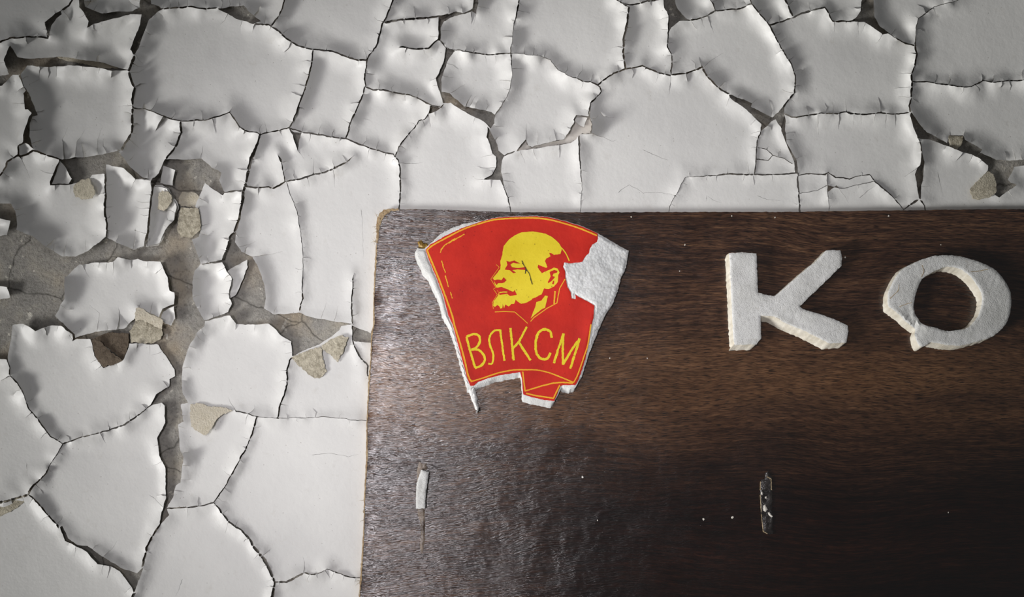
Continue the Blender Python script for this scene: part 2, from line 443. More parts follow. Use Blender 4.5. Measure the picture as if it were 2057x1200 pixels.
# ------------------------------------------------------------------ paint flakes
# cracks traced as polylines: (default gap width px, [(x, y[, width]), ...]); the paint is cut along them
CRACKS = [
 (3, [(145,0),(138,12),(115,27),(92,47),(94,62),(96,76),(60,73),(20,77),(0,84)]),
 (5, [(270,108),(262,135),(258,142),(263,158),(270,178),(266,200),(266,220),(266,240),(266,262),(258,280),(246,301)]),
 (2, [(268,216),(295,220),(320,230),(345,240),(365,243),(400,242),(417,240),(442,232),(461,226),(472,242),(481,255),(492,262),(515,266),(522,270),(550,264),(581,257)]),
 (2.5, [(629,100),(626,130),(620,150),(612,180),(601,207),(597,225),(581,255)]),
 (3, [(300,38),(322,17),(347,16),(385,13),(400,17),(437,18)]),
 (3, [(572,0),(566,20),(560,33),(546,50)]),
 (3, [(510,47),(540,50),(547,55),(562,64),(577,79),(595,90),(615,97),(630,100),(655,101),(675,105),(700,116),(720,121),(736,122)]),
 (3, [(789,0),(775,37),(767,52),(766,62),(755,95),(742,110),(736,122)]),
 (2.5, [(736,122),(735,140),(732,158),(734,172),(730,185),(722,207),(712,230),(703,248),(700,262),(695,278)]),
 (2.5, [(581,257),(605,266),(640,271),(665,275),(695,278),(720,290),(745,298),(775,307),(790,310),(800,322),(803,340),(805,380),(803,395),(801,430)]),
 (2.5, [(734,174),(748,181),(770,181),(800,187),(825,191),(845,200),(865,212),(887,215)]),
 (2, [(862,226),(852,241),(842,243),(830,260),(815,277),(800,297),(797,312)]),
 (4, [(770,46),(800,40),(850,37),(887,33),(917,25)]),
 (2.5, [(880,80),(860,97),(832,99),(817,95),(800,94)]),
 (3, [(883,82),(897,96)]),
 (2, [(890,90),(903,101),(925,101),(942,105),(985,110),(1026,107)]),
 (1.6, [(1043,0,3),(1040,20,2.5),(1032,50,1.2),(1029,75,0.6),(1027,92,1),(1026,107,2)]),
 (1.2, [(1026,107,2),(1029,150,0.8),(1025,175,1),(1017,195,1.2),(1005,217,1.5),(992,231,2)]),
 (1.0, [(1026,107),(1062,110),(1087,112),(1105,120),(1120,140),(1150,155),(1157,156,2),(1172,164,2.5),(1187,165,2.5),(1200,171,3),(1212,162,3),(1232,147,3),(1256,138,4)]),
 (4, [(1250,8),(1263,14),(1260,45),(1253,80),(1252,110),(1256,138)]),
 (2.5, [(1240,0),(1250,7),(1265,10),(1285,7),(1300,2),(1322,0)]),
 (3, [(1256,138),(1272,136),(1290,133),(1305,140),(1325,147),(1347,151),(1375,148),(1410,136),(1422,155),(1435,168),(1450,182),(1465,190)]),
 (2.5, [(1342,66),(1341,95),(1350,112),(1348,150)]),
 (2.5, [(1384,41),(1400,39),(1420,32),(1437,22),(1460,20),(1490,17),(1509,7),(1530,32),(1546,51),(1560,80),(1575,105),(1590,130),(1598,155),(1596,187),(1575,213)]),
 (2, [(1437,22),(1432,8),(1428,0)]),
 (2.5, [(1509,7),(1507,0)]),
 (3, [(1546,51),(1575,42),(1592,36),(1600,31),(1620,24),(1657,14),(1664,25),(1671,43),(1700,43),(1712,41)]),
 (3.5, [(1577,0),(1590,27),(1594,35)]),
 (2.5, [(1795,75),(1820,87),(1838,92)]),
 (1.2, [(1925,0),(1877,14),(1862,25,1.5),(1845,38),(1840,52),(1839,75),(1838,93,3),(1842,108,4),(1837,135,2.5),(1831,150,4),(1832,172,4),(1830,195,2.5),(1827,212,2.5),(1830,228,3)]),
 (2.5, [(1576,228),(1590,235),(1600,236),(1622,232),(1650,228),(1682,228),(1700,225),(1710,228),(1740,230),(1770,227),(1805,229),(1822,227),(1829,226)]),
 (2, [(1832,164),(1862,164),(1887,169),(1912,171),(1937,175),(1952,174),(1975,162),(2000,165),(2057,160)]),
 (2.2, [(1186,207),(1200,192),(1209,184),(1205,174),(1200,171)]),
 (2, [(1186,207),(1183,234)]),
 (2, [(1163,272,3),(1163,300,3),(1166,330,2),(1168,360,1.2),(1169,380,0.8),(1167,400,0.8),(1165,430,0.8)]),
 (2, [(1012,313),(1036,304)]),
 (1.6, [(1011,362,2.5),(1013,376),(1020,397),(1027,430)]),
 (2, [(1530,256),(1527,270),(1521,282),(1519,300),(1519,320),(1516,349)]),
 (2, [(1377,357,0.8),(1400,355,1),(1437,352,1.5),(1462,350,2.5),(1500,351,3),(1522,350,2),(1537,352,2),(1575,350,2),(1600,349,2.5)]),
 (1.0, [(1377,357),(1345,415),(1343,430)]),
 (3, [(1601,346),(1603,370),(1605,395),(1607,430)]),
 (1.6, [(1603,352),(1630,350),(1657,351),(1663,347),(1679,357,2.5),(1694,358,2),(1707,361,2),(1719,354),(1747,351),(1757,365,2.5),(1782,385),(1807,410),(1816,421),(1830,410,3),(1848,400,4)]),
 (2.5, [(1849,400),(1857,414),(1860,430)]),
 (1.2, [(1816,421),(1812,430)]),
 (2.5, [(1844,278),(1850,290),(1850,310)]),
 (5, [(522,270,3),(518,285,4),(512,302,6),(505,318,7),(501,333,7),(495,365,4),(489,385,6),(486,410,5),(481,435,4),(474,462,5),(462,480,6),(456,505,6),(446,524,4),(430,527,3),(404,530,3)]),
 (3, [(495,375),(517,377),(540,376),(550,379),(572,366),(597,361),(617,356),(630,350),(652,347),(672,337,4),(695,327,3),(712,311,0)]),
 (2, [(572,366),(570,350),(564,320),(556,308,0)]),
 (1.2, [(575,367),(582,387),(597,425),(607,490),(609,550),(606,582,2.2),(609,600,2.5),(602,622,3),(600,629,3)]),
 (2.2, [(711,548,0),(710,562),(707,597),(707,642),(708,655)]),
 (3, [(586,716),(582,725),(577,745),(577,772),(570,795),(562,820),(559,840)]),
 (1.0, [(475,826,2.5),(500,833,2),(516,838),(559,840),(600,840),(650,838),(700,843),(760,848)]),
 (2.2, [(516,838),(507,872),(494,900),(480,927),(467,950),(451,980),(437,1000),(429,1010)]),
 (2.2, [(334,1022),(345,1022),(387,1019),(400,1018),(420,1013),(429,1010)]),
 (4, [(429,1010,2),(440,1022,3),(460,1050,3.5),(485,1065,3),(500,1082,4),(510,1100,5),(527,1120,6),(540,1142,6),(552,1170,5),(547,1200,6)]),
 (3, [(552,1170),(575,1170,4),(605,1155,3),(612,1151,3),(625,1155,2),(642,1152,2),(657,1144,1.6),(697,1159,1.6),(722,1162,1.6),(750,1165)]),
 (4, [(319,1058),(305,1080),(295,1101),(289,1125),(287,1142)]),
 (5, [(270,1190),(266,1200)]),
 (2, [(20,740),(19,752),(35,770),(47,792),(58,822),(77,843,3),(90,862,2),(100,876),(126,892),(165,878),(197,871),(220,864,3),(250,854,3),(262,845,3.5),(282,832),(304,814)]),
 (2, [(14,722),(20,740)]),
 (1.4, [(126,892),(110,920),(99,937),(91,952,2.5),(77,967,3),(64,978,4),(57,994,5)]),
 (4, [(57,995,2.5),(75,1011,3),(95,1033,3),(107,1047,3),(122,1061,4)]),
 (5, [(0,1010),(37,1001),(57,994)]),
 (3, [(45,288),(36,292),(36,312),(15,325),(12,335),(0,353)]),
 (4, [(36,312),(41,315),(52,311),(67,302)]),
 (3, [(67,302),(87,310),(110,317),(120,320)]),
 (4, [(362,244),(363,268),(356,290),(332,320)]),
 (2.5, [(490,384),(470,384),(450,387)]),
 (3, [(211,349),(212,380),(211,405),(211,432),(215,450),(213,477)]),
 (4, [(303,362),(306,382),(301,425),(298,460),(292,496)]),
 (2, [(303,362),(311,360)]),
 (2, [(411,645),(430,640),(445,636)]),
 (3, [(362,812),(366,850)]),
 (3, [(709,655),(709,682),(712,697),(725,720),(740,735),(738,755),(760,762)]),
 (1.2, [(1552,313),(1567,315),(1590,327),(1596,330)]),
 (1.4, [(1520,296),(1540,300),(1552,313),(1542,322),(1519,320)]),
 (1.0, [(1607,388),(1640,384),(1662,372),(1690,380),(1720,372),(1755,368)]),
 (1.0, [(1663,350),(1662,372),(1666,430)]),
 (2.0, [(243,302),(235,307)]),
]
# short radial splits running in from a crack
SLITS = [
 [(510,50),(507,68)],[(545,53),(540,62)],[(461,226),(468,214)],[(492,262),(488,270)],[(481,255),(477,266)],
 [(566,35),(580,34)],[(612,95),(618,79)],[(655,101),(658,88)],[(700,116),(705,104)],[(738,118),(728,90)],
 [(721,122),(719,135)],[(703,248),(683,238)],[(640,271),(644,247)],[(667,275),(670,258)],[(722,207),(702,207)],
 [(730,238),(745,242)],[(876,158),(862,164)],[(852,98),(854,112)],[(957,28),(950,52)],
 [(902,190),(920,178),(938,167)],[(945,205),(957,190)],[(994,256),(1014,256)],[(1057,278),(1057,246)],
 [(1080,290),(1080,262)],[(1118,280),(1112,258)],[(1161,152),(1170,140),(1169,127)],[(1188,165),(1190,148)],
 [(1172,166),(1168,180)],[(1260,108),(1275,106)],[(1348,151),(1343,195)],[(1414,136),(1428,122),(1456,105)],
 [(1412,134),(1404,114)],[(1421,33),(1435,68)],[(1387,41),(1400,60)],[(1595,187),(1580,184),(1568,178)],
 [(1510,210),(1525,195)],[(1548,235),(1552,222),(1544,200)],[(1465,193),(1458,215)],[(1530,262),(1505,270)],
 [(1700,225),(1698,198)],[(1770,226),(1765,195)],[(1723,46),(1725,72)],[(1676,46),(1677,70)],[(1772,72),(1758,90)],
 [(1828,146),(1805,148)],[(1831,175),(1795,178)],[(1828,195),(1802,193)],[(1832,196),(1848,208)],
 [(1975,162),(1972,147)],[(1643,232),(1645,272)],[(1686,230),(1685,262)],[(1716,230),(1714,256)],[(1729,230),(1731,254)],
 [(1758,230),(1755,250)],[(1780,230),(1778,260)],[(1798,229),(1799,258)],[(1845,335),(1825,350),(1815,356)],
 [(1462,350),(1462,336)],[(1506,350),(1503,330),(1498,322)],[(1440,353),(1440,368)],[(1494,352),(1491,372)],[(1514,352),(1515,374)],
 [(609,1152),(612,1130),(608,1117)],[(367,1162),(360,1182),(352,1200)],[(207,1120),(225,1102),(237,1085)],
 [(327,1020),(310,1003),(297,992)],[(153,1097),(150,1120)],[(220,1138),(215,1163)],[(301,692),(302,715)],[(143,688),(138,672)],
 [(117,656),(113,668)],[(261,845),(260,826)],[(220,864),(216,846)],[(165,877),(165,862)],[(201,872),(212,892)],
 [(92,498),(110,479)],[(128,515),(135,477)],[(172,505),(171,477)],[(32,420),(52,416)],[(41,318),(62,360)],[(268,500),(274,455)],
 [(292,495),(300,478)],[(229,527),(228,555)],[(264,522),(264,540)],[(297,525),(295,541)],[(165,532),(180,560)],
 [(195,668),(200,630),(178,612)],[(235,662),(240,640),(238,615)],[(275,640),(280,615)],
 [(128,316),(125,282),(138,252)],[(150,316),(155,285),(172,257)],[(195,308),(196,280),(207,254)],
 [(80,134),(78,160),(58,170)],[(165,136),(167,145)],[(200,136),(197,150)],[(225,141),(222,156)],[(260,212),(235,214)],
 [(440,637),(438,612)],[(475,650),(471,635)],[(452,650),(447,640)],[(472,652),(472,664)],[(512,653),(511,668)],[(583,690),(565,686)],
 [(577,745),(563,745)],[(462,822),(461,805),(458,795)],[(500,833),(512,820),(512,812)],[(495,840),(493,855)],
 [(645,640),(652,620),(657,604)],[(672,646),(680,612)],[(478,496),(500,492),(515,484)],[(507,516),(540,512),(570,506)],
 [(446,390),(445,402)],[(617,356),(624,378)],[(630,350),(630,318)],[(672,337),(667,315)],[(597,300),(612,322)],
 [(775,307),(770,325)],[(742,298),(738,320)],[(675,350),(673,378)],[(990,310),(965,318)],[(997,338),(970,338),(955,333)],
 [(978,360),(960,360),(948,356)],[(986,362),(986,378)],[(1012,350),(1028,348)],[(1014,362),(1038,368)],[(1020,397),(1036,394)],
 [(1070,298),(1078,324)],[(1045,304),(1055,330)],[(1123,290),(1124,318)],[(805,328),(830,329),(850,327)],[(956,232),(950,250)],
 [(860,228),(864,256)],[(1200,272),(1212,276),(1228,284),(1240,281)],[(1205,224),(1212,234),(1237,236)],
 [(54,930),(56,960)],[(1909,270),(1908,255)],[(1935,275),(1939,258)],[(1955,310),(1945,330)],[(1935,306),(1920,325)],
 [(2040,320),(2034,297)],[(1240,388),(1264,371),(1293,388),(1330,387),(1350,391),(1362,398)],[(1884,345),(1890,375),(1893,392)],[(1418,405),(1420,394),(1432,402),(1450,408)],[(1668,385),(1680,372),(1697,395),(1706,408)],[(1725,398),(1745,382),(1757,375)],[(1290,300),(1330,318),(1345,322)],[(1520,393),(1540,400),(1570,404)],[(725,420),(728,440),(727,452),(730,520)],[(625,915),(660,910),(700,918),(722,912)],[(430,1018),(423,1018)],[(455,1050),(452,1075)],[(520,1112),(508,1125)],[(532,1113),(545,1103)],
]
BARE = [
 [(122,22),(110,28),(90,46),(92,55),(97,74),(103,52),(112,38),(124,28)],
 [(148,0),(160,14),(170,28),(178,42),(175,56),(186,48),(230,36),(262,28),(284,28),(281,50),(272,72),(262,100),(270,110),(278,98),(285,75),(295,50),(300,36),(322,17),(318,12),(303,8),(300,0),(292,0),(280,15),(268,22),(235,23),(205,28),(170,14),(158,0)],
 [(581,257),(590,266),(605,268),(601,285),(598,302),(594,290),(588,272)],
 [(437,17),(455,15),(480,12),(490,12),(498,22),(512,34),(524,43),(510,48),(495,43),(475,38),(458,27)],
 [(881,34),(887,33),(917,25),(930,27),(950,18),(965,0),(973,0),(957,28),(947,23),(930,28),(905,34),(891,43),(885,56),(884,82),(880,80),(881,50)],
 [(897,96),(903,101),(915,102),(902,116),(893,138),(886,160),(887,184),(902,188),(932,213),(987,226),(993,232),(993,248),(985,258),(978,248),(970,243),(940,228),(905,206),(890,208),(889,200),(882,180),(876,158),(881,148),(890,127),(893,112)],
 [(865,213),(887,216),(892,208),(878,222),(862,228)],
 [(980,255),(986,270),(996,287),(1002,303),(1012,312),(1008,322),(1006,345),(1010,361),(1013,375),(1005,362),(985,361),(972,360),(988,351),(997,336),(997,314),(989,308),(985,290),(978,275)],
 [(1322,0),(1335,15),(1343,32),(1342,66),(1349,55),(1364,42),(1384,41),(1367,26),(1357,11),(1352,0)],
 [(1464,189),(1510,208),(1508,215),(1552,237),(1560,228),(1575,213),(1576,230),(1578,262),(1581,290),(1588,302),(1600,322),(1602,350),(1597,347),(1595,322),(1585,302),(1577,280),(1570,258),(1558,240),(1548,245),(1530,262),(1530,250),(1500,220),(1466,196)],
 [(1735,0),(1730,22),(1718,37),(1711,43),(1736,45),(1762,60),(1773,70),(1784,67),(1800,77),(1785,66),(1765,51),(1756,34),(1749,0)],
 [(1851,306),(1857,325),(1855,345),(1851,375),(1850,402),(1846,399),(1842,370),(1838,350),(1843,338),(1849,331)],
 [(1843,277),(1828,233),(1830,226),(1847,250),(1862,266),(1902,288),(1907,273),(1934,273),(1937,281),(1972,300),(1967,307),(2002,321),(2029,323),(2057,313),(2057,321),(2037,335),(2024,360),(2030,368),(2043,371),(2007,397),(2000,392),(1990,365),(1970,360),(1984,343),(1984,332),(1969,318),(1952,309),(1934,306),(1907,294),(1869,281)],
 [(20,92),(35,115),(60,119),(120,114),(200,125),(240,137),(258,141),(220,141),(200,136),(140,131),(105,134),(75,134),(55,130),(41,150),(37,150),(25,151),(5,172),(0,175),(0,168),(18,150),(8,122),(18,95)],
 [(41,150),(47,172),(59,192),(72,222),(75,232),(65,234),(59,248),(59,275),(67,300),(60,291),(50,287),(45,288),(47,272),(58,237),(64,227),(56,219),(50,220),(48,188),(54,181),(46,170),(38,152)],
 [(120,320),(147,318),(175,316),(197,312),(237,303),(262,337),(285,357),(303,361),(272,359),(247,337),(211,330),(211,349),(184,351),(178,362),(160,366),(140,371),(102,372),(101,366)],
 [(331,321),(370,322),(405,318),(425,337),(445,347),(440,362),(450,387),(447,393),(411,367),(400,395),(392,415),(398,430),(403,460),(400,475),(385,482),(352,478),(330,478),(337,455),(350,442),(355,415),(340,378),(326,372),(311,372),(305,380),(303,362),(311,358),(320,347)],
 [(212,477),(240,490),(268,502),(292,497),(318,494),(330,478),(352,478),(385,482),(403,530),(390,545),(386,570),(387,600),(398,622),(411,645),(445,636),(462,634),(475,651),(512,653),(540,650),(552,660),(565,674),(585,687),(587,716),(610,704),(640,692),(660,680),(682,664),(685,655),(708,651),(675,647),(642,641),(625,638),(600,628),(580,631),(550,632),(530,620),(534,600),(530,570),(520,541),(507,516),(485,506),(472,486),(474,466),(462,481),(456,505),(446,524),(456,545),(467,560),(460,590),(466,610),(458,628),(411,645),(410,655),(398,665),(380,695),(368,730),(365,760),(366,790),(378,808),(362,812),(368,847),(357,853),(360,880),(362,905),(369,920),(362,970),(352,976),(347,1000),(334,1022),(340,1034),(319,1058),(326,1025),(334,1000),(332,940),(320,915),(316,880),(332,850),(330,815),(325,810),(304,814),(313,793),(340,776),(341,762),(352,757),(350,742),(318,692),(304,691),(260,690),(250,720),(245,726),(207,739),(190,715),(182,682),(155,681),(146,686),(146,672),(122,655),(100,654),(71,664),(47,650),(25,653),(22,680),(18,700),(14,722),(0,720),(0,622),(22,600),(15,577),(0,560),(0,486),(15,473),(21,443),(0,420),(0,398),(22,411),(30,425),(35,447),(32,462),(65,475),(92,497),(102,502),(125,516),(152,516),(175,505),(200,487)],
 [(121,1060),(126,1058),(137,1083),(156,1096),(176,1098),(192,1110),(208,1120),(222,1130),(250,1145),(275,1152),(287,1141),(281,1160),(274,1180),(270,1192),(266,1182),(251,1162),(241,1147),(222,1138),(196,1133),(176,1110),(153,1097),(131,1087)],
 [(709,655),(717,660),(745,670),(760,672),(760,690),(712,686),(709,682)],
 # pale older coat showing between two flakes
 [(1036,303),(1057,280),(1060,293),(1068,296),(1082,291),(1120,282),(1134,281),(1152,248),(1157,232),(1182,234),(1187,207),(1184,234),(1190,250),(1187,268),(1170,269),(1163,272),(1157,280),(1147,287),(1120,291),(1070,299)],
]
# pieces that stand inside a bare patch
KEEP = [
 [(129,557),(160,532),(190,527),(226,527),(236,517),(262,522),(277,520),(295,525),(322,525),(337,557),(341,585),(350,587),(352,598),(350,612),(327,620),(320,638),(302,630),(277,620),(270,642),(250,660),(235,662),(195,667),(175,672),(150,680),(150,672),(110,635),(129,600)],
 [(0,420),(21,443),(15,473),(0,486)],
 [(0,560),(15,577),(24,598),(0,621)],
 [(390,545),(403,531),(446,527),(456,545),(467,560),(460,590),(466,610),(458,628),(430,640),(411,645),(398,622),(387,600),(386,570)],
 [(497,522),(498,537),(488,562),(475,592),(462,600),(460,585),(468,562),(457,545),(470,535)],
 [(327,333),(352,341),(347,373),(322,369)],
 [(309,374),(335,378),(345,392),(356,405),(360,416),(350,442),(337,455),(327,475),(320,490),(296,496),(299,460),(302,425),(306,390)],
 [(1152,241),(1158,232),(1180,237),(1173,256),(1165,253)],
 [(213,331),(247,337),(272,359),(302,363),(304,382),(299,425),(296,460),(290,496),(270,501),(240,491),(214,480),(216,450),(213,432)],
 [(323,640),(328,625),(350,615),(352,640),(345,655),(330,652)],
 [(120,322),(128,330),(145,360),(138,370),(104,370),(112,350)],
]
UNDER_POLY = BARE[-1]
FLAP_SPOTS = [(620,730,34),(676,700,28),(168,382,26),(380,448,30),(330,404,20),(216,712,36),(425,840,46),(1975,374,30),(28,1018,30)]
FLAKE_TOPS = []

def curl_scale(x, y):
    k = 1.0
    for (fx, fy, fr) in FLAP_SPOTS:
        k *= 1 - 0.8 * math.exp(-((x - fx) ** 2 + (y - fy) ** 2) / fr ** 2)
    return k * curl_raw(x, y)
def curl_raw(x, y):
    """how strongly the paint curls here"""
    s = 0.80
    s += 0.85 * math.exp(-(((x - 200) / 300) ** 2 + ((y - 330) / 330) ** 2))
    s += 0.25 * math.exp(-(((x - 700) / 500) ** 2 + ((y - 100) / 200) ** 2))
    s *= 1 - 0.75 * math.exp(-(((x - 640) / 140) ** 2 + ((y - 620) / 330) ** 2))
    if 960 < x < 1620: s *= 0.35 + 0.65 * min(1, max(0, (400 - y) / 190))
    elif y > 330 and x > 750: s *= 0.5
    if y > 800: s *= 0.72
    s += 1.0 * math.exp(-((x - 25) / 50) ** 2 - ((y - 965) / 45) ** 2) + 0.5 * math.exp(-((x - 380) / 35) ** 2 - ((y - 915) / 60) ** 2)
    s += 1.3 * math.exp(-((x - 1198) / 30) ** 2 - ((y - 254) / 24) ** 2)
    return s

def build_flakes():
    rnd = random.Random(11)
    OUT = 90
    def outx(p):
        x, y = p[0], p[1]
        x = -OUT if x == 0 else (2057 + OUT if x == 2057 else x)
        y = -OUT if y == 0 else (1200 + OUT if y == 1200 else y)
        return (x, y) + tuple(p[2:])
    lines = []                          # (array Nx3 x,y,w ; is_main)
    for w, pts in CRACKS:
        q = [(p[0], p[1], p[2] if len(p) > 2 else w) for p in pts]
        if q[0][0] == 0 or q[0][1] == 0 or q[0][0] == 2057 or q[0][1] == 1200: q = [outx(q[0])] + q
        e = q[-1]
        if e[0] == 0 or e[1] == 0 or e[0] == 2057 or e[1] == 1200: q = q + [outx(e)]
        lines.append([q, True, False])
    for poly in BARE: lines.append([[outx(p) + (0.8,) for p in poly] , True, True])
    for poly in KEEP: lines.append([[outx(p) + (1.0,) for p in poly] , True, True])
    bare = [np.array([outx(p) for p in b], float) for b in BARE]
    keep = [np.array([outx(p) for p in b], float) for b in KEEP]
    # snap loose crack ends on to the nearest other line
    def segs(skip):
        A = []; B = []
        for k, (q, mn, cl) in enumerate(lines):
            if k == skip or not mn: continue
            n = len(q)
            for i in range(n if cl else n - 1):
                A.append(q[i][:2]); B.append(q[(i + 1) % n][:2])
        return np.array(A, float), np.array(B, float)
    def closest(p, A, B):
        d = B - A; t = ((p - A) * d).sum(1) / np.maximum((d * d).sum(1), 1e-9); t = np.clip(t, 0, 1)
        c = A + d * t[:, None]; r = np.linalg.norm(c - p, axis=1); i = r.argmin(); return r[i], c[i]
    for k, (q, mn, cl) in enumerate(lines):
        if cl: continue
        A, B = segs(k)
        for end in (0, -1):
            if q[end][2] == 0: continue
            r, c = closest(np.array(q[end][:2]), A, B)
            if 0.01 < r < 9:
                w = q[end][2]; a = np.array(q[end][:2]); dirv = (c - a) / r; t = c + dirv * 0.6
                q[end] = (float(t[0]), float(t[1]), w)
    A, B = segs(-1)
    slits = [list(map(tuple, s)) for s in SLITS]
    heads = [s[0] for s in slits]
    # more little splits between the traced ones
    for (q, mn, cl) in list(lines):
        dq = densify([p[:2] for p in q], 3.0, cl); L = len(dq); i = rnd.randint(3, 10)
        while i < L - 4:
            x, y = dq[i]; t = dq[i + 2] - dq[i - 2]; t /= max(np.linalg.norm(t), 1e-6)
            s = rnd.choice((-1, 1)); n = np.array((-t[1], t[0])) * s
            ln = rnd.uniform(8, 26) * (0.6 + 0.5 * curl_scale(x, y)); tip = dq[i] + n * ln + t * rnd.uniform(-4, 4)
            ok = all((x - h[0]) ** 2 + (y - h[1]) ** 2 > 12.5 ** 2 for h in heads) and -60 < x < 2110 and -60 < y < 1260
            if ok:
                r, c = closest(tip, A, B); ok = r > ln * 0.75
            if ok:
                r2, _ = closest(dq[i] + n * (ln + 8), A, B); ok = r2 > ln * 0.8
            if ok and not any(pip(b, tip[None])[0] for b in bare) or (ok and any(pip(b, tip[None])[0] for b in keep)):
                if rnd.random() > 0.3 + curl_scale(x, y): i += 5; continue
                mid = dq[i] + n * ln * 0.5 + t * rnd.uniform(-0.12, 0.12) * ln + t * rnd.uniform(-1.5, 1.5)
                slits.append([tuple(dq[i]), tuple(mid), tuple(tip)]); heads.append((x, y))
            i += rnd.randint(3, 9)
    for s in slits:
        q = [(p[0], p[1], 0.7 if k == 0 else (0.35 if k < len(s) - 1 else 0.0)) for k, p in enumerate(s)]
        a = np.array(q[0][:2]); r, c = closest(a, A, B)
        if r < 14: q[0] = (float(c[0]), float(c[1]), 0.7)
        lines.append([q, False, False])
    # input points
    pts = []; W = []; edges = []; isMain = []; lid = []; arc = []
    for k, (q, mn, cl) in enumerate(lines):
        d = densify(q, 4.5, cl); b = len(pts)
        s = 0.0
        for i, p in enumerate(d):
            if i: s += float(np.linalg.norm(d[i][:2] - d[i - 1][:2]))
            pts.append((p[0], p[1])); W.append(p[2]); isMain.append(mn); lid.append(k); arc.append(s)
        edges += [(b + i, b + i + 1) for i in range(len(d) - 1)]
        if cl: edges.append((b + len(d) - 1, b))
    ncon = len(pts)
    conp = np.array(pts)
    # interior grid, left out behind the board
    inner = [(x, y) for x, y in BOARD]
    bi = np.array([(795, 458), (2300, 458), (2300, 1400), (765, 1400), (780, 900)], float)
    gs = 6.0
    gx, gy = np.meshgrid(np.arange(-OUT, 2057 + OUT, gs), np.arange(-OUT, 1200 + OUT, gs))
    gx = gx + (np.arange(gx.shape[0]) % 2)[:, None] * gs / 2
    g = np.c_[gx.ravel(), gy.ravel()]; g = g[~pip(bi, g)]
    kd = kdtree.KDTree(ncon)
    for i, p in enumerate(pts): kd.insert((p[0], p[1], 0), i)
    kd.balance()
    g = [p for p in g if kd.find((p[0], p[1], 0))[2] > 3.0]
    pts += [(p[0], p[1]) for p in g]
    v, e, f, ov, oe, of = delaunay_2d_cdt([Vector(p) for p in pts], edges, [], 0, 1e-4)
    vp = np.array([(q[0], q[1]) for q in v]); nv = len(vp)
    vw = np.zeros(nv)
    for i, o in enumerate(ov):
        ws = [W[k] for k in o if k < ncon]
        if ws: vw[i] = max(ws)
        elif not len(o): vw[i] = 1.6
    con = set()
    for (a, b), o in zip(e, oe):
        if len(o): con.add((min(a, b), max(a, b)))
    f = np.array([t for t in f if len(t) == 3])
    cen = vp[f].mean(1)
    isb = np.zeros(len(f), bool)
    for b in bare: isb |= pip(b, cen)
    for b in keep: isb &= ~pip(b, cen)
    isb |= pip(bi, cen)
    f = f[~isb]
    # orientation: seen from -Y
    a = vp[f]; ar = (a[:, 1, 0] - a[:, 0, 0]) * (a[:, 2, 1] - a[:, 0, 1]) - (a[:, 1, 1] - a[:, 0, 1]) * (a[:, 2, 0] - a[:, 0, 0])
    f[ar > 0] = f[ar > 0][:, ::-1]
    nt = len(f)
    et = {}
    for t in range(nt):
        for i in range(3):
            p, q = int(f[t][i]), int(f[t][(i + 1) % 3]); et.setdefault((min(p, q), max(p, q)), []).append((t, i))
    par = list(range(nt)); cpar = list(range(3 * nt))
    def find(P_, x):
        while P_[x] != x:
            P_[x] = P_[P_[x]]; x = P_[x]
        return x
    for ed, ts in et.items():
        if len(ts) == 2 and ed not in con:
            (t1, i1), (t2, i2) = ts
            r1, r2 = find(par, t1), find(par, t2)
            if r1 != r2: par[r1] = r2
            for vtx in ed:
                c1 = 3 * t1 + [k for k in range(3) if f[t1][k] == vtx][0]
                c2 = 3 * t2 + [k for k in range(3) if f[t2][k] == vtx][0]
                r1, r2 = find(cpar, c1), find(cpar, c2)
                if r1 != r2: cpar[r1] = r2
    cid = {}; corner = np.zeros(3 * nt, int)
    for c in range(3 * nt):
        r = find(cpar, c); corner[c] = cid.setdefault(r, len(cid))
    N = len(cid); T = corner.reshape(nt, 3)
    base = np.zeros(N, int); base[T.ravel()] = f.ravel()
    pos = vp[base].copy()
    acc = np.zeros((N, 2)); cnt = np.zeros(N)
    for k in range(3):
        np.add.at(acc, T[:, k], vp[f].mean(1) - vp[f[:, k]]); np.add.at(cnt, T[:, k], 1)
    # boundary vertices pulled back from the crack by half its width
    bv = np.zeros(N, bool)
    for ed, ts in et.items():
        if len(ts) == 1 or ed in con:
            for (t, i) in ts: bv[T[t][i]] = True; bv[T[t][(i + 1) % 3]] = True
    L = np.linalg.norm(acc, axis=1); L[L == 0] = 1
    inward = acc / L[:, None]
    off = np.where(bv, vw[base] / 2, 0)
    off = np.minimum(off, 3.6)
    # raggedness of every broken rim
    for i in np.nonzero(bv)[0]:
        if vw[base[i]] > 1.25:
            off[i] += 0.15 + 0.9 * max(-0.4, nz(pos[i][0], pos[i][1], 0.17, (i % 7) * 0.1 + find(par, 0) * 0)) 
    off = np.where(bv & (vw[base] > 0), np.maximum(off, 0.1), 0)
    comp = np.zeros(N, int); comp[T.ravel()] = np.repeat([find(par, t) for t in range(nt)], 3)
    # nearest main-crack point -> lobe
    mains = [i for i in range(ncon) if isMain[i]]
    kd = kdtree.KDTree(len(mains))
    for i in mains: kd.insert((pts[i][0], pts[i][1], 0), i)
    kd.balance()
    brk = {}
    for s in lines:
        if not s[1]:
            c, i, d = kd.find((s[0][0][0], s[0][0][1], 0)); brk.setdefault(lid[i], []).append(arc[i])
            c2, i2, d2 = kd.find((s[0][0][0] + .1, s[0][0][1] + .1, 0))
    for q in brk: brk[q].sort()
    loop = {}
    for i in range(ncon): loop.setdefault(lid[i], []).append(i)
    dist = np.zeros(N); lob = [None] * N
    import bisect
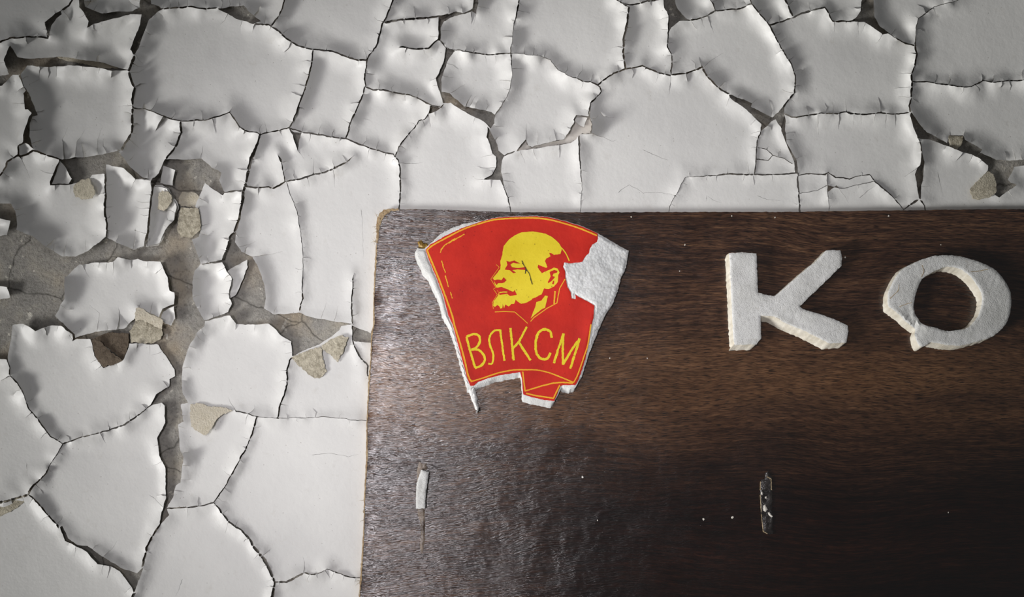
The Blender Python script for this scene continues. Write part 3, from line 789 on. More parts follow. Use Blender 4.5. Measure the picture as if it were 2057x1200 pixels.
    for i in range(N):
        x, y = pos[i] + inward[i] * 0.8
        c, j, d = kd.find((x, y, 0)); dist[i] = 0 if (bv[i] and d < 1.5) else d
        k = lid[j]; ids = loop[k]; o = j - ids[0]
        a0 = conp[ids[max(0, o - 1)]]; b0 = conp[ids[min(len(ids) - 1, o + 1)]]
        sd = (b0[0] - a0[0]) * (y - a0[1]) - (b0[1] - a0[1]) * (x - a0[0])
        bs = brk.get(k, []); li = bisect.bisect(bs, arc[j])
        lo = bs[li - 1] if li > 0 else 0; hi = bs[li] if li < len(bs) else arc[ids[-1]]
        u = (arc[j] - lo) / max(hi - lo, 1) if hi > lo else 0.5
        lob[i] = (k, sd > 0, li, u)
    inr = {}
    for i in range(N): inr[comp[i]] = max(inr.get(comp[i], 0), dist[i])
    cache = {}
    def lobe_rand(key):
        if key not in cache:
            r = random.Random(hash((key[0] * 7919 + key[2] * 104729 + (31 if key[1] else 0))) & 0xffffffff)
            cache[key] = (r.uniform(0.5, 1.05) if r.random() < 0.75 else r.uniform(0.1, 0.45), r.uniform(20, 44))
        return cache[key]
    ccen = {}
    for i in range(N):
        s = ccen.setdefault(comp[i], [0, 0, 0]); s[0] += pos[i][0]; s[1] += pos[i][1]; s[2] += 1
    # relax creases between lobes, splits stay open
    def relax(Hh, it, mask=None):
        for _ in range(it):
            a_ = np.zeros(N); n_ = np.zeros(N)
            for p, q in ((0, 1), (1, 2), (2, 0)):
                np.add.at(a_, T[:, p], Hh[T[:, q]]); np.add.at(a_, T[:, q], Hh[T[:, p]])
                np.add.at(n_, T[:, p], 1); np.add.at(n_, T[:, q], 1)
            m_ = a_ / np.maximum(n_, 1)
            Hh = Hh * 0.5 + m_ * 0.5 if mask is None else np.where(mask, Hh, Hh * 0.5 + m_ * 0.5)
        return Hh
    HR = np.array([lobe_rand(l[:3])[0] * (1 - 0.15 * (2 * l[3] - 1) ** 2) for l in lob]); RR = np.array([lobe_rand(l[:3])[1] for l in lob])
    HR = relax(HR, 4); RR = relax(RR, 8)
    H = np.zeros(N)
    for i in range(N):
        x, y = pos[i]; c = curl_scale(x, y); I = inr[comp[i]]
        R = min(RR[i] * (0.75 + 0.35 * c), max(7, I * 0.95))
        t = max(0.0, 1 - dist[i] / R)
        H[i] = 11.0 * c * HR[i] * min(1, R / 23) * t ** 1.9
    H = relax(H, 2)
    for i in range(N):
        x, y = pos[i]; c = comp[i]; s = ccen[c]; rr = random.Random(int(s[0] / s[2] * 13) + int(s[1] / s[2]) * 7)
        b = 0.7 + rr.uniform(0, 0.5); tx, ty = rr.uniform(-1, 1), rr.uniform(-1, 1)
        H[i] += b + 0.5 * curl_scale(x, y) * (nz(x, y, 0.011, 2) + 0.35 * nz(x, y, 0.035, 8)) + (tx * (x - s[0] / s[2]) + ty * (y - s[1] / s[2])) * 0.0035
    # keep clear of the back of the board
    for i in range(N):
        x, y = pos[i]
        if x > 700 and y > 395:
            lx = min(max((x - 715) / 30, 0), 1); ly = min(max((y - 400) / 22, 0), 1)
            k = lx * ly; H[i] = H[i] * (1 - k) + min(H[i], 1.4) * k
    H = np.maximum(H, 0.25)
    pos = pos + inward * off[:, None]
    # warp: cracks wander at small scale
    WP = np.array([(x + 1.5 * nz(x, y, 0.07, 1) + 0.9 * nz(x, y, 0.21, 5), y + 1.5 * nz(x, y, 0.07, 11) + 0.9 * nz(x, y, 0.21, 15)) for x, y in pos])
    for i in range(N): FLAKE_TOPS.append((WP[i][0], WP[i][1], H[i]))
    groups = {}
    for t in range(nt): groups.setdefault(find(par, t), []).append(t)
    out = 0
    order = sorted(groups.values(), key=lambda g_: -len(g_))
    for ts in order:
        tt = T[ts]; u = np.unique(tt)
        q = vp[f[ts]]; area = np.abs((q[:, 1, 0] - q[:, 0, 0]) * (q[:, 2, 1] - q[:, 0, 1]) - (q[:, 1, 1] - q[:, 0, 1]) * (q[:, 2, 0] - q[:, 0, 0])).sum() / 2
        mn = WP[u].min(0); mx = WP[u].max(0)
        if area < 90 or mx[0] < -12 or mx[1] < -12 or mn[0] > 2069 or mn[1] > 1212: continue
        rm = {int(a_): k for k, a_ in enumerate(u)}
        V = [P(WP[a_][0], WP[a_][1], H[a_] / 1000) for a_ in u]
        F = [tuple(rm[int(z)] for z in t) for t in tt]
        # body of the flake: back face and broken rim with corners of their own, so the rim stays crisp
        n = len(V); TH = 0.45
        ee = set((t[q], t[(q + 1) % 3]) for t in F for q in range(3))
        bd = [(p_, q_) for (p_, q_) in ee if (q_, p_) not in ee]
        B = [P(WP[a_][0], WP[a_][1], max(0.05, H[a_] - TH) / 1000) for a_ in u]
        FF = F + [(t[2] + n, t[1] + n, t[0] + n) for t in F]; mi = [0] * len(F) + [1] * len(F)
        VV = V + B
        for (p_, q_) in bd:
            k = len(VV); VV += [V[p_], V[q_], B[q_], B[p_]]
            FF.append((k + 3, k + 2, k + 1, k)); mi.append(0)
        o = link_mesh('paint_flake', VV, FF, [M['paint'], M['cream']], wall, mi)
        out += 1
    print('flakes', out, 'verts', N, 'tris', nt)
build_flakes()

# older coat showing between two flakes above the emblem
u = slab('older_paint_layer', UNDER_POLY, 0.1, 0.7, [M['under']], wall, grid=6, bevel=0, jag=1.5)
u['label'] = 'pale older paint coat showing between lifted flakes'

# flaps of paint folded over so that their back shows
FLAPS = [
 ('sandy', 'folded-back paint flap with coarse sandy grey underside', [(585,718),(600,712),(622,703),(643,697),(646,702),(649,722),(656,747),(643,760),(632,760),(620,752),(600,735)], (585,705), (640,760), 4.6, 2.6),
 ('sandy', 'pointed folded-back paint flap with sandy underside', [(645,696),(665,683),(682,674),(700,678),(697,687),(688,710),(678,728),(665,715),(650,703)], (670,680), (678,728), 5.0, 2.8),
 ('sandy', None, [(147,385),(150,370),(165,361),(180,358),(184,370),(192,385),(185,398),(165,401),(152,395)], (165,358), (170,402), 5.5, 4.0),
 ('sandy', None, [(362,418),(398,418),(402,440),(403,462),(385,478),(362,476),(355,460),(358,440)], (380,418), (380,478), 5.5, 4.0),
 ('sandy', None, [(318,390),(325,383),(337,385),(345,392),(345,405),(335,420),(328,423),(316,420),(318,405)], (345,390), (318,420), 6.0, 3.5),
 ('brown', 'dark brown folded-back paint flap', [(183,683),(190,680),(205,690),(225,710),(247,724),(228,733),(207,738),(192,718)], (220,700), (205,738), 4.5, 2.6),
 ('brown', None, [(190,680),(215,668),(258,670),(259,692),(247,723),(225,706)], (225,668), (247,723), 1.8, 3.6),
 ('sandy', None, [(272,645),(285,642),(305,652),(325,660),(327,672),(320,685),(300,690),(262,688),(260,668)], (300,645), (290,690), 1.6, 3.0),
 ('cream', 'cream folded-back paint flap curling downwards', [(383,812),(400,811),(425,817),(450,819),(467,825),(450,832),(435,842),(425,860),(414,876),(400,869),(385,858),(381,835)], (420,812), (414,876), 3.0, 7.0),
 ('sandy', None, [(1948,383),(1955,372),(1968,360),(1984,345),(1995,350),(2002,370),(2001,387),(1990,395),(1965,402),(1955,400)], (1995,352), (1952,395), 3.0, 4.5),
 ('sandy', None, [(-20,1014),(0,1010),(37,1001),(57,994),(50,1008),(25,1026),(0,1038),(-20,1046)], (20,1000), (20,1035), 1.0, 1.6),
 ('sandy', None, [(1905,272),(1934,274),(1932,290),(1922,302),(1908,292)], (1920,272), (1920,300), 0.8, 1.6),
 ('cream', None, [(116,113),(145,116),(175,121),(205,126),(238,131),(240,137),(215,138),(190,134),(165,128),(140,123),(118,118)], (170,118), (175,138), 2.0, 0.8),
 ('cream', None, [(272,622),(278,617),(300,630),(321,640),(327,645),(325,662),(305,653),(285,643),(271,645)], (300,620), (295,655), 1.6, 2.6),
 ('cream', None, [(365,385),(395,388),(402,398),(394,417),(362,414),(358,400)], (380,385), (380,415), 1.0, 2.2),
]
TOPS = np.array(FLAKE_TOPS)
for mt, lab, poly, a, b, h0, h1 in FLAPS:
    if h0 >= 2.6 or h1 >= 2.6:
        ins = pip(np.array(poly, float), TOPS[:, :2])
        lift = max(0.0, (np.percentile(TOPS[ins, 2], 97) if ins.any() else 0) + 0.5 - min(h0, h1))
        h0 += lift; h1 += lift
    ax, ay = a; dx, dy = b[0] - a[0], b[1] - a[1]; L2 = dx * dx + dy * dy
    def hf(x, y):
        t = min(1, max(0, ((x - ax) * dx + (y - ay) * dy) / L2))
        return h0 + (h1 - h0) * t + 0.9 * math.sin(t * math.pi)
    # a thin curved sheet: front relief from hf, back straight behind it
    dens = poly
    o = slab('folded_flap', dens, 0.0, 0.0, [M[mt]], wall, grid=4, bevel=0, hfun=hf, jag=1.6, step=2.5)
    me = o.data; n = len(me.vertices) // 2
    for k in range(n):
        fv = me.vertices[k].co; bvx = me.vertices[k + n]
        bvx.co = (fv.x, fv.y + 0.0007, fv.z)
    if lab: o['label'] = lab

# ------------------------------------------------------------------ wooden board
D_BB, D_BF = 1.9, 7.5
rb = random.Random(4)
board = slab('wooden_board', BOARD, D_BB, D_BF, [M['wood'], M['edge']], None, grid=26, bevel=2.5, bdrop=0.6, jag=0.7,
             step=6, hfun=lambda x, y: 0.25 * nz(x, y, 0.004), side_mat=1, sharp=50)
tag(board, 'dark varnished wood-veneer board hung on the peeling wall', 'board')
# pale frayed rim where the veneer has worn off the corner and left edge
rim = [(771,421.5),(782,419.5),(800,419.5),(802,423),(786,424),(776,431),(768,440),(763,452),(760.5,470),(759.5,487),(755.5,488),(755.5,455),(757,440),(762,429)]
o = slab('frayed_edge', rim, D_BF - 1.4, D_BF + 0.25, [M['edge']], board, grid=4, bevel=1, bdrop=0.2, rough=0.25, rfreq=0.3, jag=1.4, step=2)
o['label'] = 'pale frayed edge at the worn top left corner'
left = [(756, 492), (754, 525), (751, 597), (750, 650), (746, 675), (745, 720), (741, 762), (737, 850), (736, 905), (736, 925), (732, 1000), (730, 1075), (725, 1150), (720, 1225)]
band = [(x - 0.9, y) for x, y in left] + [(x + 1.6 + 0.8 * math.sin(y * .05), y) for x, y in left[::-1]]
o = slab('edge_band', band, D_BF - 3.5, D_BF + 0.2, [M['edge']], board, grid=6, bevel=0, jag=1.0, step=4)
o['label'] = 'thin pale raw edge down the left side'
for k in range(26):
    if k < 14: x = 757 + rb.uniform(0, 28); y = 440 - (x - 757) * 0.7 + rb.uniform(-4, 30 * (1 - (x - 757) / 28))
    elif k < 18: x, y = 755, rb.uniform(470, 490)
    elif k < 22: x, y = 731, rb.uniform(995, 1050)
    else: x, y = 723, rb.uniform(1165, 1200)
    pp = []; ang = rb.uniform(1.9, 4.6)
    for s in range(6):
        pp.append((x, y, D_BF - 0.4 + rb.uniform(-0.6, 1.2) + s * 0.1)); x += math.cos(ang) * 2.4; y -= math.sin(ang) * 2.4; ang += rb.uniform(-0.7, 0.7)
    tube('splinter', pp, 0.55, M['fibre'], board)
for (x, y, r) in [(1170, 959, 2.2), (1413, 1044, 2.0), (1471, 1040, 2.6), (1557, 437, 1.2), (1268, 436, 1.5), (1785, 434, 1.4), (1376, 492, 1.5),
                  (1698, 517, 1.8), (1470, 434, 1.2), (1200, 1046, 1.3), (1365, 545, 1.2), (1890, 492, 1.2), (1905, 1030, 1.3), (1300, 720, 1.2), (1225, 720, 1.3)]:
    poly = [(x + r * math.cos(a) * rb.uniform(.6, 1.2), y + r * 1.2 * math.sin(a) * rb.uniform(.6, 1.2)) for a in np.arange(0, 6.2, 0.9)]
    slab('paint_speck', poly, D_BF - 0.2, D_BF + 0.45, [M['speck']], board, grid=3, bevel=1, bdrop=0.3, jag=0.2, step=1.5)

# ------------------------------------------------------------------ emblem
Z0 = D_BF + 0.1
FH = 6.4                                  # thickness of the foam under the print
def face(x, y):
    h = 0.5 * math.sin((x - 850) / 45.0) + 0.35 * nz(x, y, 0.012, 3)
    h += 2.2 * max(0.0, 1 - abs(x - (1192 - (y - 630) * 0.25)) / 34.0) ** 2 * math.exp(-((y - 650) / 60.0) ** 2)
    h += 0.6 * math.sin((y - 440) / 60.0)
    return h
FOAM = [(838,499),(833,510),(839,523),(847.5,541),(860,557.5),(868,576),(880.5,601.5),(888,631),(899,650),(913.5,690.5),(922.7,727),
        (932,756.5),(939,780),(946,781),(954,777),(977,768),(996,760.5),(1043.7,751),(1046,756),(1049,797),(1066,803),(1108,811.5),(1113.5,808),(1128,779),
        (1144.7,782),(1155.7,778.5),(1168.5,758),(1181,718),(1188.7,698),(1202,664),(1216,632),(1230.7,610.7),(1241.7,581),(1247,559),
        (1258,537),(1260,519),(1262.8,504),(1241.7,493),(1214,477),(1201,469),(1186,462),(1158,450.5),(1131,442.5),(1100,435.5),(1076,433.5),(1027,434.5),
        (994,437),(966,444),(932,450),(911.7,456.7),(884,471),(864,490),(852,500)]
RED = [(854.8,502.5),(864,491.5),(893,475),(930,457.6),(967,444.8),(994,438),(1027,435.6),(1060,435),(1076.7,434.7),(1100.5,436.5),
       (1131.7,443.8),(1159,452),(1186.7,463),(1200.4,469.5),(1201,478.7),(1199.5,486),(1190,491.5),(1185,500.7),(1183,509.8),(1175.7,515),
       (1170,526),(1157,528),(1144.5,529),(1133.5,528),(1130.8,535.5),(1135,544.7),(1136,559),(1140,577.7),(1146,587),(1148,599.7),(1157,601.5),
       (1155.5,592),(1168,599.7),(1183,607),(1194,614),(1192,640),(1189.6,648),(1184,675.8),(1182,694),(1175.8,721.7),(1170,740),(1161,765.7),
       (1155.7,774),(1130,774),(1125.4,776.7),(1113.5,806),(1093,804),(1065.8,797.8),(1051,793),(1047.5,758),(1044.7,748),(1003,754.7),(981,760),
       (959,768.4),(952,774.8),(944.7,775.8),(939,762),(930,729),(919,688.7),(909.8,653.8),(900.7,634.5),(889.7,592),(875,553.8),(862,522.7)]
TORN = [(1201,472),(1214,478.7),(1241.7,493),(1262,505),(1259.5,519),(1257,537),(1246.5,559),(1241,581),(1230,610.7),(1215,632),(1201,662),
        (1188,694),(1182,694),(1184,676),(1189,648),(1192,640),(1194,614),(1183,607),(1168,599.7),(1155.5,592),(1157,603),(1147,601),(1145,587),
        (1139,578),(1135,559),(1134,545),(1129.5,536),(1131,525),(1144,526),(1157,525),(1168,523),(1174,513),(1181,507),(1183,499),(1188,489),(1197,484),(1200,478)]
emblem = slab('banner_emblem', FOAM, Z0, Z0 + FH - 0.6, [M['foam'], M['foam_side']], None, grid=4, bevel=4, bdrop=0.8,
              rough=0.3, hfun=lambda x, y: face(x, y), back=(-0.2, 0.98, 9), jag=0.8, side_mat=0)
tag(emblem, 'red banner-shaped foam emblem with yellow profile portrait, torn at its upper right', 'emblem')
face_sheet = slab('red_face', RED, Z0 + FH - 1.2, Z0 + FH, [M['red']], emblem, grid=4, bevel=1.2, bdrop=0.25, hfun=face, jag=0.5, step=2.5)
face_sheet['label'] = 'red printed face of the banner'
def torn_h(x, y):
    v = 0.8 * nz(x, y, 0.04, 6) + 0.25 * nz(x, y, 0.12, 2) + 0.1 * abs(nz(x, y, 0.3, 7))
    v += 1.0 * max(0.0, 1 - abs((x - 1205) * 0.87 - (y - 560) * 0.1) / 60) * 0.5
    return face(x, y) * 0.6 + v
t = slab('torn_foam', TORN, Z0 + 0.2, Z0 + FH + 0.1, [M['torn']], emblem, grid=2.4, bevel=5, bdrop=1.6, hfun=torn_h, jag=1.8, step=2.2, seed=5)
t['label'] = 'bare grainy white foam where the print is torn off'
# the flagpole's foam: a white roll down the left side and its broken tail
pole = [(838,499),(833,510),(839,523),(847.5,541),(860,557.5),(868,576),(880.5,601.5),(888,631),(899,650),(913.5,690.5),(922.7,727),(932,756.5),(939,778),(943,779),
        (940,762),(930,729),(919,688.7),(909.8,653.8),(900.7,634.5),(889.7,592),(875,553.8),(862,522.7),(855,503)]
o = slab('foam_pole', pole, Z0 + 0.3, Z0 + FH + 0.3, [M['foam']], emblem, grid=3, bevel=5, bdrop=2.2, hfun=face, rough=0.4, jag=0.9, step=2.5)
o['label'] = 'white foam flagpole down the left side'
tail = [(939,778),(945,781),(954,776),(956,788),(960,802),(960,812),(964,824),(964,829),(957,829),(953,817),(948,806),(943,792)]
o = slab('pole_tail', tail, D_BF, Z0 + 4.2, [M['foam']], emblem, grid=2.5, bevel=4, bdrop=2.4, rough=1.2, rfreq=0.2, jag=1.0, step=2)
o['label'] = 'broken white tail of the flagpole'
slab('glue_blob', [(955,820),(964,818),(965,826),(962,829),(956,829)], D_BF, Z0 + 3.6, [M['dark_glue']], emblem, grid=2, bevel=3, bdrop=2, jag=0.4, step=1.5)
blob = [(839,486),(846,482),(851,489),(857,488),(862,492),(860,499),(855,503),(848,500),(841,498)]
o = slab('glue_blob', blob, D_BF, Z0 + 4.5, [M['resin']], emblem, grid=2.5, bevel=4, bdrop=2.5, rough=1.2, rfreq=0.2, jag=1.2, step=2)
o['label'] = 'amber glue blob at the top left corner'
# border lines
TOP = [(857.6,503.4),(867.7,494),(897,478),(933.7,459.5),(976,445.8),(1003,440.5),(1060,438),(1086,439),(1113,443.5),(1142.7,452),(1168,460.4),(1199,473.5)]
LEFT = [(858,503.4),(866,522.7),(880.5,557.5),(893,590.5),(908,632.7),(913.5,655.7),(924.5,690.5),(933.7,725),(941,756.5),(948,767.5)]
BOT = [(947,766.5),(966.7,761),(985,754.7),(1003,749),(1031,743.7),(1053,743.2),(1078.7,743.7),(1102.5,749),(1122.7,756.5),(1144.7,765.7),(1152,769)]
RIGHT = [(1187,652),(1181,692),(1174,714),(1166.7,736),(1159,756.5),(1152,769)]
RIB = [(1050,747),(1054.8,786),(1087.8,775.8),(1111.7,770),(1130,768.4),(1151,770)]
RIB2 = [(1056.7,790.4),(1075,795),(1111.7,800.5),(1124.5,774)]
ZF = Z0 + FH - 0.02
for nm, ln, w in (('border_line', TOP, 3.0), ('border_line', LEFT, 3.4), ('border_line', BOT, 2.6), ('border_line', RIGHT, 2.6)):
    strokes(nm, [spline(ln, False, 3)], w, ZF, M['orange'], emblem, face)
strokes('ribbon_line', [RIB], 2.8, ZF, M['orange'], emblem, face)
strokes('ribbon_line', [RIB2], 2.8, ZF, M['orange'], emblem, face)
for ln in ([[(933,470.5),(919,478.7),(901,489)],[(915,479),(893,493),(886,502),(885,508)],[(887,524),(891,538),(895,548)],[(894.5,554),(897,563),(901,577)],[(904.5,587),(909,599.7)]]):
    strokes('inner_line', [ln], 2.0, ZF, M['orange'], emblem, face, wob=1.2)
# portrait
HEAD = [(1060,465.8),(1045.5,467.7),(1034.5,473),(1021.7,482),(1011.6,495),(1008.9,511.7),(1005,526),(1006,533.7),(1005,541),(990,559),(992,562),(994,572),(997,577.7),
        (1001.5,588.7),(1000.6,594),(992,605),(990.5,614),(994,617),(999,613),(1003,616),(1005,620),(1009,619),(1010,611),(1012.5,620),(1015,612),(1021.7,616),(1027,611),(1032.7,610.7),(1036,602.4),
        (1040,606),(1047,611),(1058,608),(1067.5,603),(1069,600.6),(1087.7,592),(1093,579.5),(1102,581),(1113,576),(1120.7,566.7),(1121.6,552),
        (1124,548),(1120.7,540),(1113,538),(1102,543),(1088.6,549),(1083,542),(1080,537),(1081,532),(1097,538.5),(1099.6,536.4),(1095,524.5),(1097,520),(1106,515),
        (1103,508),(1108,509),(1113,512.6),(1126,510),(1129,499),(1122.5,488),(1109.7,476.8),(1095,469.5),(1073,465.5)]
portrait = slab('portrait', HEAD, ZF - 0.3, ZF + 0.12, [M['yellow']], emblem, grid=4, bevel=0, hfun=face, jag=0.35, step=2.5)
portrait['label'] = 'yellow printed head in profile facing left'
def patch(nm, poly, mat, z=0.26):
    return slab(nm, poly, ZF - 0.2, ZF + z, [mat], portrait, grid=4, bevel=0, hfun=face, jag=0.3, step=2)
patch('printed_eye', [(1017,524.5),(1023.5,526),(1032.7,523.6),(1044.6,530),(1038,529.5),(1030.8,528),(1025,532),(1028,537),(1040,539),(1056.5,536.4),(1058,543),(1040,541.5),(1029,543),(1036,548),(1031,549),(1023.5,543),(1014,542),(1019,532)], M['red'])
patch('printed_nostril', [(991.4,563),(1001.5,562),(1007,563),(1011.6,557.5),(1017,563),(1013.4,567.6),(1007,569.4),(1000.6,569.4),(997,573)], M['red'])
patch('printed_mouth', [(996,578.6),(1007,576.8),(1018,581),(1030.8,586.8),(1033.6,583),(1038,593),(1025,595),(1018,590.5),(1003,593),(1000.6,585)], M['red'])
strokes('printed_lip', [[(1003,588),(1011,587),(1019,587)]], 2.2, ZF + 0.3, M['yellow'], portrait, face)
patch('printed_ear', [(1104,546.5),(1113,542.8),(1119.8,544.7),(1118.8,548),(1111.5,550),(1109.7,554.8),(1115,556.6),(1107.8,564.8),(1101.4,569.4),(1100.5,566.7),(1106,555.7)], M['red'])
patch('printed_ear', [(1110.5,565),(1113,564),(1112.5,571),(1109,571)], M['red'])
strokes('printed_outline', [spline([(1129,499),(1137,510),(1143.6,524.5)], False, 4)], 2.2, ZF, M['yellow'], portrait, face)
strokes('printed_outline', [[(997,532),(1003,537),(986,561),(996,577.7),(991.4,581),(999,592),(988.6,609),(991.4,621)]], 1.0, ZF, M['orange'], portrait, face)
c = slab('collar', [(1095,594),(1100.5,595),(1095,618),(1085.8,623.5),(1066,640),(1074.8,618),(1077.6,607),(1087.7,604)], ZF - 0.3, ZF + 0.12, [M['yellow']], emblem, grid=4, bevel=0, hfun=face, jag=0.3, step=2)
strokes('collar_line', [[(1115,585),(1113,610.7)]], 3.0, ZF, M['orange'], emblem, face)
strokes('collar_line', [[(1135,561),(1124.3,579.5),(1118.8,608.9),(1098.7,619.8),(1073,638),(1065.8,646)]], 1.8, ZF, M['orange'], emblem, face)
strokes('collar_line', [[(994,627),(1012,626),(1034,627),(1048,639),(1060,650)]], 1.5, ZF, M['orange'], emblem, face)
strokes('scratch', [[(1048,524),(1053,534),(1058,545)],[(1049,528),(1057,541)],[(1056,540),(1063,550),(1069,572)],[(1056,540),(1055,550)]], 1.3, ZF + 0.28, M['scratch'], portrait, face, wob=1)
# lettering
LETTERS = {
 'В': ([[(937,677),(945,708),(954.8,739)], spline([(937,676.8),(952,671.5),(962.5,676),(964,686.8),(957.5,697.8),(946.5,703)], False, 3), spline([(946.5,703),(959,702.4),(970,710.7),(974,723.5),(966.7,734.5),(954,740)], False, 3)], 4.6),
 'Л': ([spline([(981,731),(988.7,730),(991,712.5),(984.5,694),(983,679.5),(988.7,668.5),(997.8,663.5),(1005,664)], False, 3), [(1004.5,662.5),(1008.8,694),(1013.4,725)]], 4.0),
 'К': ([[(1025.3,659.3),(1028.5,690),(1031.8,724.4)], [(1058.3,656.6),(1042.8,686.8),(1030.8,700)], [(1041,686),(1065.8,724.4)]], 4.6),
 'С': ([spline([(1108,679),(1106,667.5),(1098,662.5),(1089,663),(1080.5,671),(1076.3,686.8),(1077,707),(1084,719),(1094,722.5),(1101.5,718.5),(1106,709)], False, 3)], 5.0),
 'М': ([[(1112.6,730),(1122,700),(1131.8,670.3)], [(1131.8,670.3),(1130.5,700),(1131,733)], [(1131,732.7),(1147,705),(1164.8,680.4)], [(1164.8,680.4),(1156,708),(1145.6,741)]], 4.6),
}
for ch, (ls, w) in LETTERS.items():
    o = strokes('printed_letter', ls, w, ZF, M['yellow'], emblem, face, wob=0.5)
    o['label'] = 'yellow hand-painted letter ' + ch

# ------------------------------------------------------------------ raised foam letters
LT = 10.5
KF = [(1464.4,509),(1490.4,507),(1519.6,510),(1521.7,563),(1522.7,588),(1542.5,593.5),(1557,594.6),(1567.5,586),(1607,551),(1638,526),(1660,503),(1688,503),
      (1691.5,517.5),(1690.4,534),(1659,565.4),(1628,594.6),(1607,615.4),(1613,621.7),(1649,632),(1680,643.5),(1703,654),(1704,667.5),(1700,689),
      (1665.4,690.4),(1638,676),(1611,663),(1580,651),(1555,636),(1528,634),(1529,680),(1519.6,692.5),(1474.8,693.5),(1471.7,659),(1466.5,542.5)]
def kh(x, y):
    h = 0.5 * nz(x, y, 0.03, 4)
    if x > 1540 and y > 610:                # lower arm dips where it was broken and glued
        h -= 1.6 * math.exp(-((x - 1590) / 28) ** 2 - ((y - 645) / 16) ** 2)
    return h
kl = slab('foam_letter', KF, D_BF, D_BF + LT, [M['foam'], M['foam_side']], None, grid=3.5, bevel=3, bdrop=0.7, hfun=kh, rough=0.25, rfreq=0.16,
          back=(-0.5, 0.86, 13), jag=0.7, step=3, side_mat=1, sharp=45)
tag(kl, 'raised white foam letter K in the middle of the wooden board', 'letter')
for ln in (spline([(1560,638),(1575,646),(1592,652),(1618,664)], False, 3), [(1608,660),(1640,658),(1662,655),(1690,649)]):
    strokes('hairline_crack', [ln], 1.3, D_BF + LT - 0.75, M['fibre'], kl, lambda x, y: kh(x, y), 0.35, 1.0)
OO = [(1784,614),(1783,592.5),(1789.6,574),(1808,544.6),(1833,530),(1854,520.6),(1879,514),(1912.5,513),(1941.7,518.5),(1971,528),(1996,540),(2014.6,559),(2027,580),
      (2031,596.7),(2030,621.7),(2023,646.7),(2006,667.5),(1985,680),(1958,688),(1927,694.6),(1896,692.5),(1871,688),(1862.5,692),(1852,697),(1843,690),(1837,673),(1838,661),
      (1818.7,646.7),(1808,634),(1793,622)]
OI = [(1836.5,605),(1841.7,584),(1852,561),(1866.7,551),(1883,542.5),(1904,536),(1925,540),(1943.7,551),(1960,569.6),(1971,590),(1972,609),(1966.7,630),(1958,644.6),
      (1946,657),(1929,663),(1908,665.4),(1891.7,663),(1875,657),(1862.5,655),(1850,648.8),(1843.7,640),(1837.5,630),(1835,615)]
def oh(x, y):
    h = 0.6 * nz(x, y, 0.025, 9)
    b = math.exp(-(((x - 1828) / 26) ** 2 + ((y - 650) / 30) ** 2) ** 1.5)
    h -= 3.6 * b
    h += b * 2.0 * (nz(x, y, 0.12, 3) + 0.6 * nz(x, y, 0.3, 1))
    h -= 1.0 * math.exp(-((x - 1930) / 30) ** 2 - ((y - 690) / 12) ** 2)
    return h
ol = slab('foam_letter', spline(OO, True, 2), D_BF, D_BF + LT, [M['foam'], M['foam_side']], None, holes=[spline(OI, True, 2)], grid=3.2, bevel=3.5, bdrop=0.9,
          hfun=oh, rough=0.25, rfreq=0.16, back=(-0.45, 0.89, 9), jag=0.7, step=3, side_mat=1, sharp=45)
for ln in ([(1806,572),(1804,584),(1796,592),(1788,600)], [(1806,617),(1818,612),(1832,608)], [(1852,533),(1856,545),(1851,556)], [(1950,546),(1966,545),(1985,541)]):
    strokes('hairline_crack', [spline(ln, False, 3)], 1.2, D_BF + LT - 0.1, M['fibre'], ol, oh, 0.3, 1.0)
tag(ol, 'raised white foam letter O, crumbled at its lower left, right of the K', 'letter')

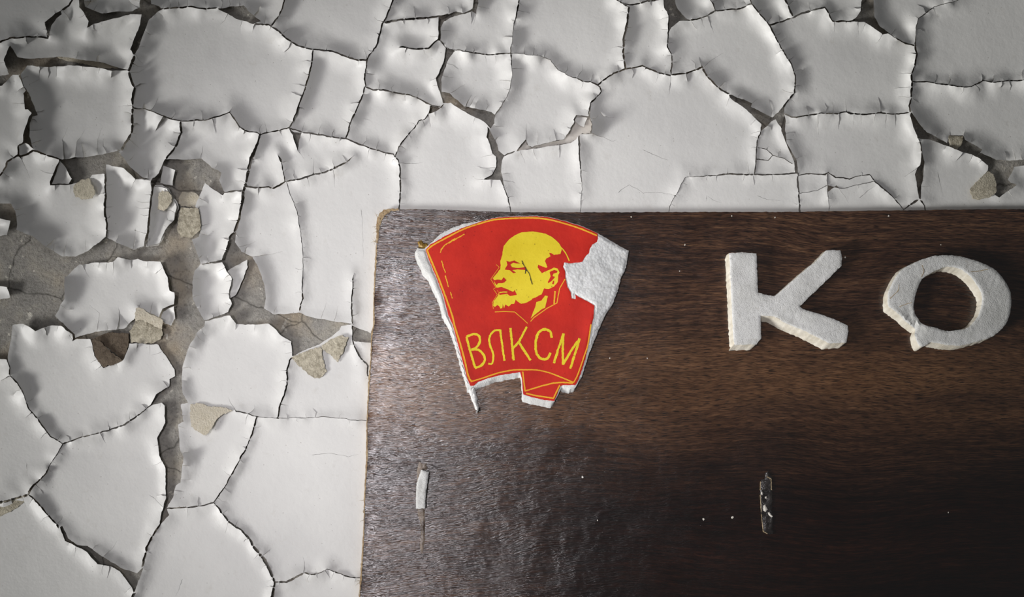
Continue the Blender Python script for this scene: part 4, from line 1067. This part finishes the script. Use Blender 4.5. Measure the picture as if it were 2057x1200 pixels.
# ------------------------------------------------------------------ leftovers of lost letters
STRIP = [(846,944),(861.5,949),(859.6,963),(856.7,982.5),(854.8,1001.6),(854,1022),(835.6,1022.7),(835.6,996),(836.6,973),(841.4,957.5)]
st = slab('foam_strip', STRIP, D_BF, D_BF + 6.5, [M['foam']], None, grid=3, bevel=3, bdrop=0.9, rough=0.4, rfreq=0.1, jag=0.7, step=2.5)
tag(st, 'short upright scrap of white foam stuck low on the left of the board', 'foam scrap')
o = slab('glue_residue', [(838,1020),(853,1021),(853.5,1050),(853,1080),(851,1105),(848,1114),(845,1110),(844,1090),(846,1068),(843,1048),(839,1035)], D_BF - 0.3, D_BF + 0.5, [M['glue']], st, grid=3, bevel=3, bdrop=0.4, rough=0.25, rfreq=0.12, jag=1.2, step=2)
o['label'] = 'shiny brown glue streak below the scrap'
slab('glue_residue', [(841,928),(848,932),(857,930),(858,940),(856,948),(846,946),(842,956),(838,975),(837,958),(838,942)], D_BF - 0.3, D_BF + 0.8, [M['glue']], st, grid=3, bevel=3, bdrop=0.5, rough=0.5, rfreq=0.2, jag=1.4, step=2)
DG = [(1527.8,968),(1530,963.5),(1538,962),(1538,950),(1543.5,947),(1551,959),(1550,980),(1551,1004),(1550,1022),(1551.8,1040),(1552.5,1074.6),(1543.5,1074.6),(1533,1068.6),(1529,1032.5),(1527,995)]
dg = slab('glue_streak', DG, D_BF - 0.3, D_BF + 1.8, [M['dark_glue']], None, grid=2.5, bevel=3, bdrop=0.6, rough=0.8, rfreq=0.12, jag=1.3, step=2.5)
tag(dg, 'upright streak of dark dried glue below the letter K', 'glue streak')
strokes('pale_rim', [[(1527.5,968),(1527,985)],[(1527,995),(1528.5,1020),(1531,1050),(1533,1068),(1542,1073)],[(1540,958),(1549,963),(1549.5,985)]], 1.6, D_BF + 1.4, M['fibre'], dg, None, 0.5, 1.0)
for poly in ([(1533,1017),(1537,1014),(1542,1024),(1538,1029),(1534,1027)], [(1542,1030),(1546,1029),(1552,1038),(1550,1040),(1544,1035)], [(1537,998),(1540,998),(1540,1003),(1537,1002)], [(1529,988),(1532,989),(1532,995),(1529,994)]):
    slab('foam_crumb', poly, D_BF + 1.0, D_BF + 2.9, [M['speck']], dg, grid=2, bevel=2, bdrop=0.6, jag=0.5, step=1.5)
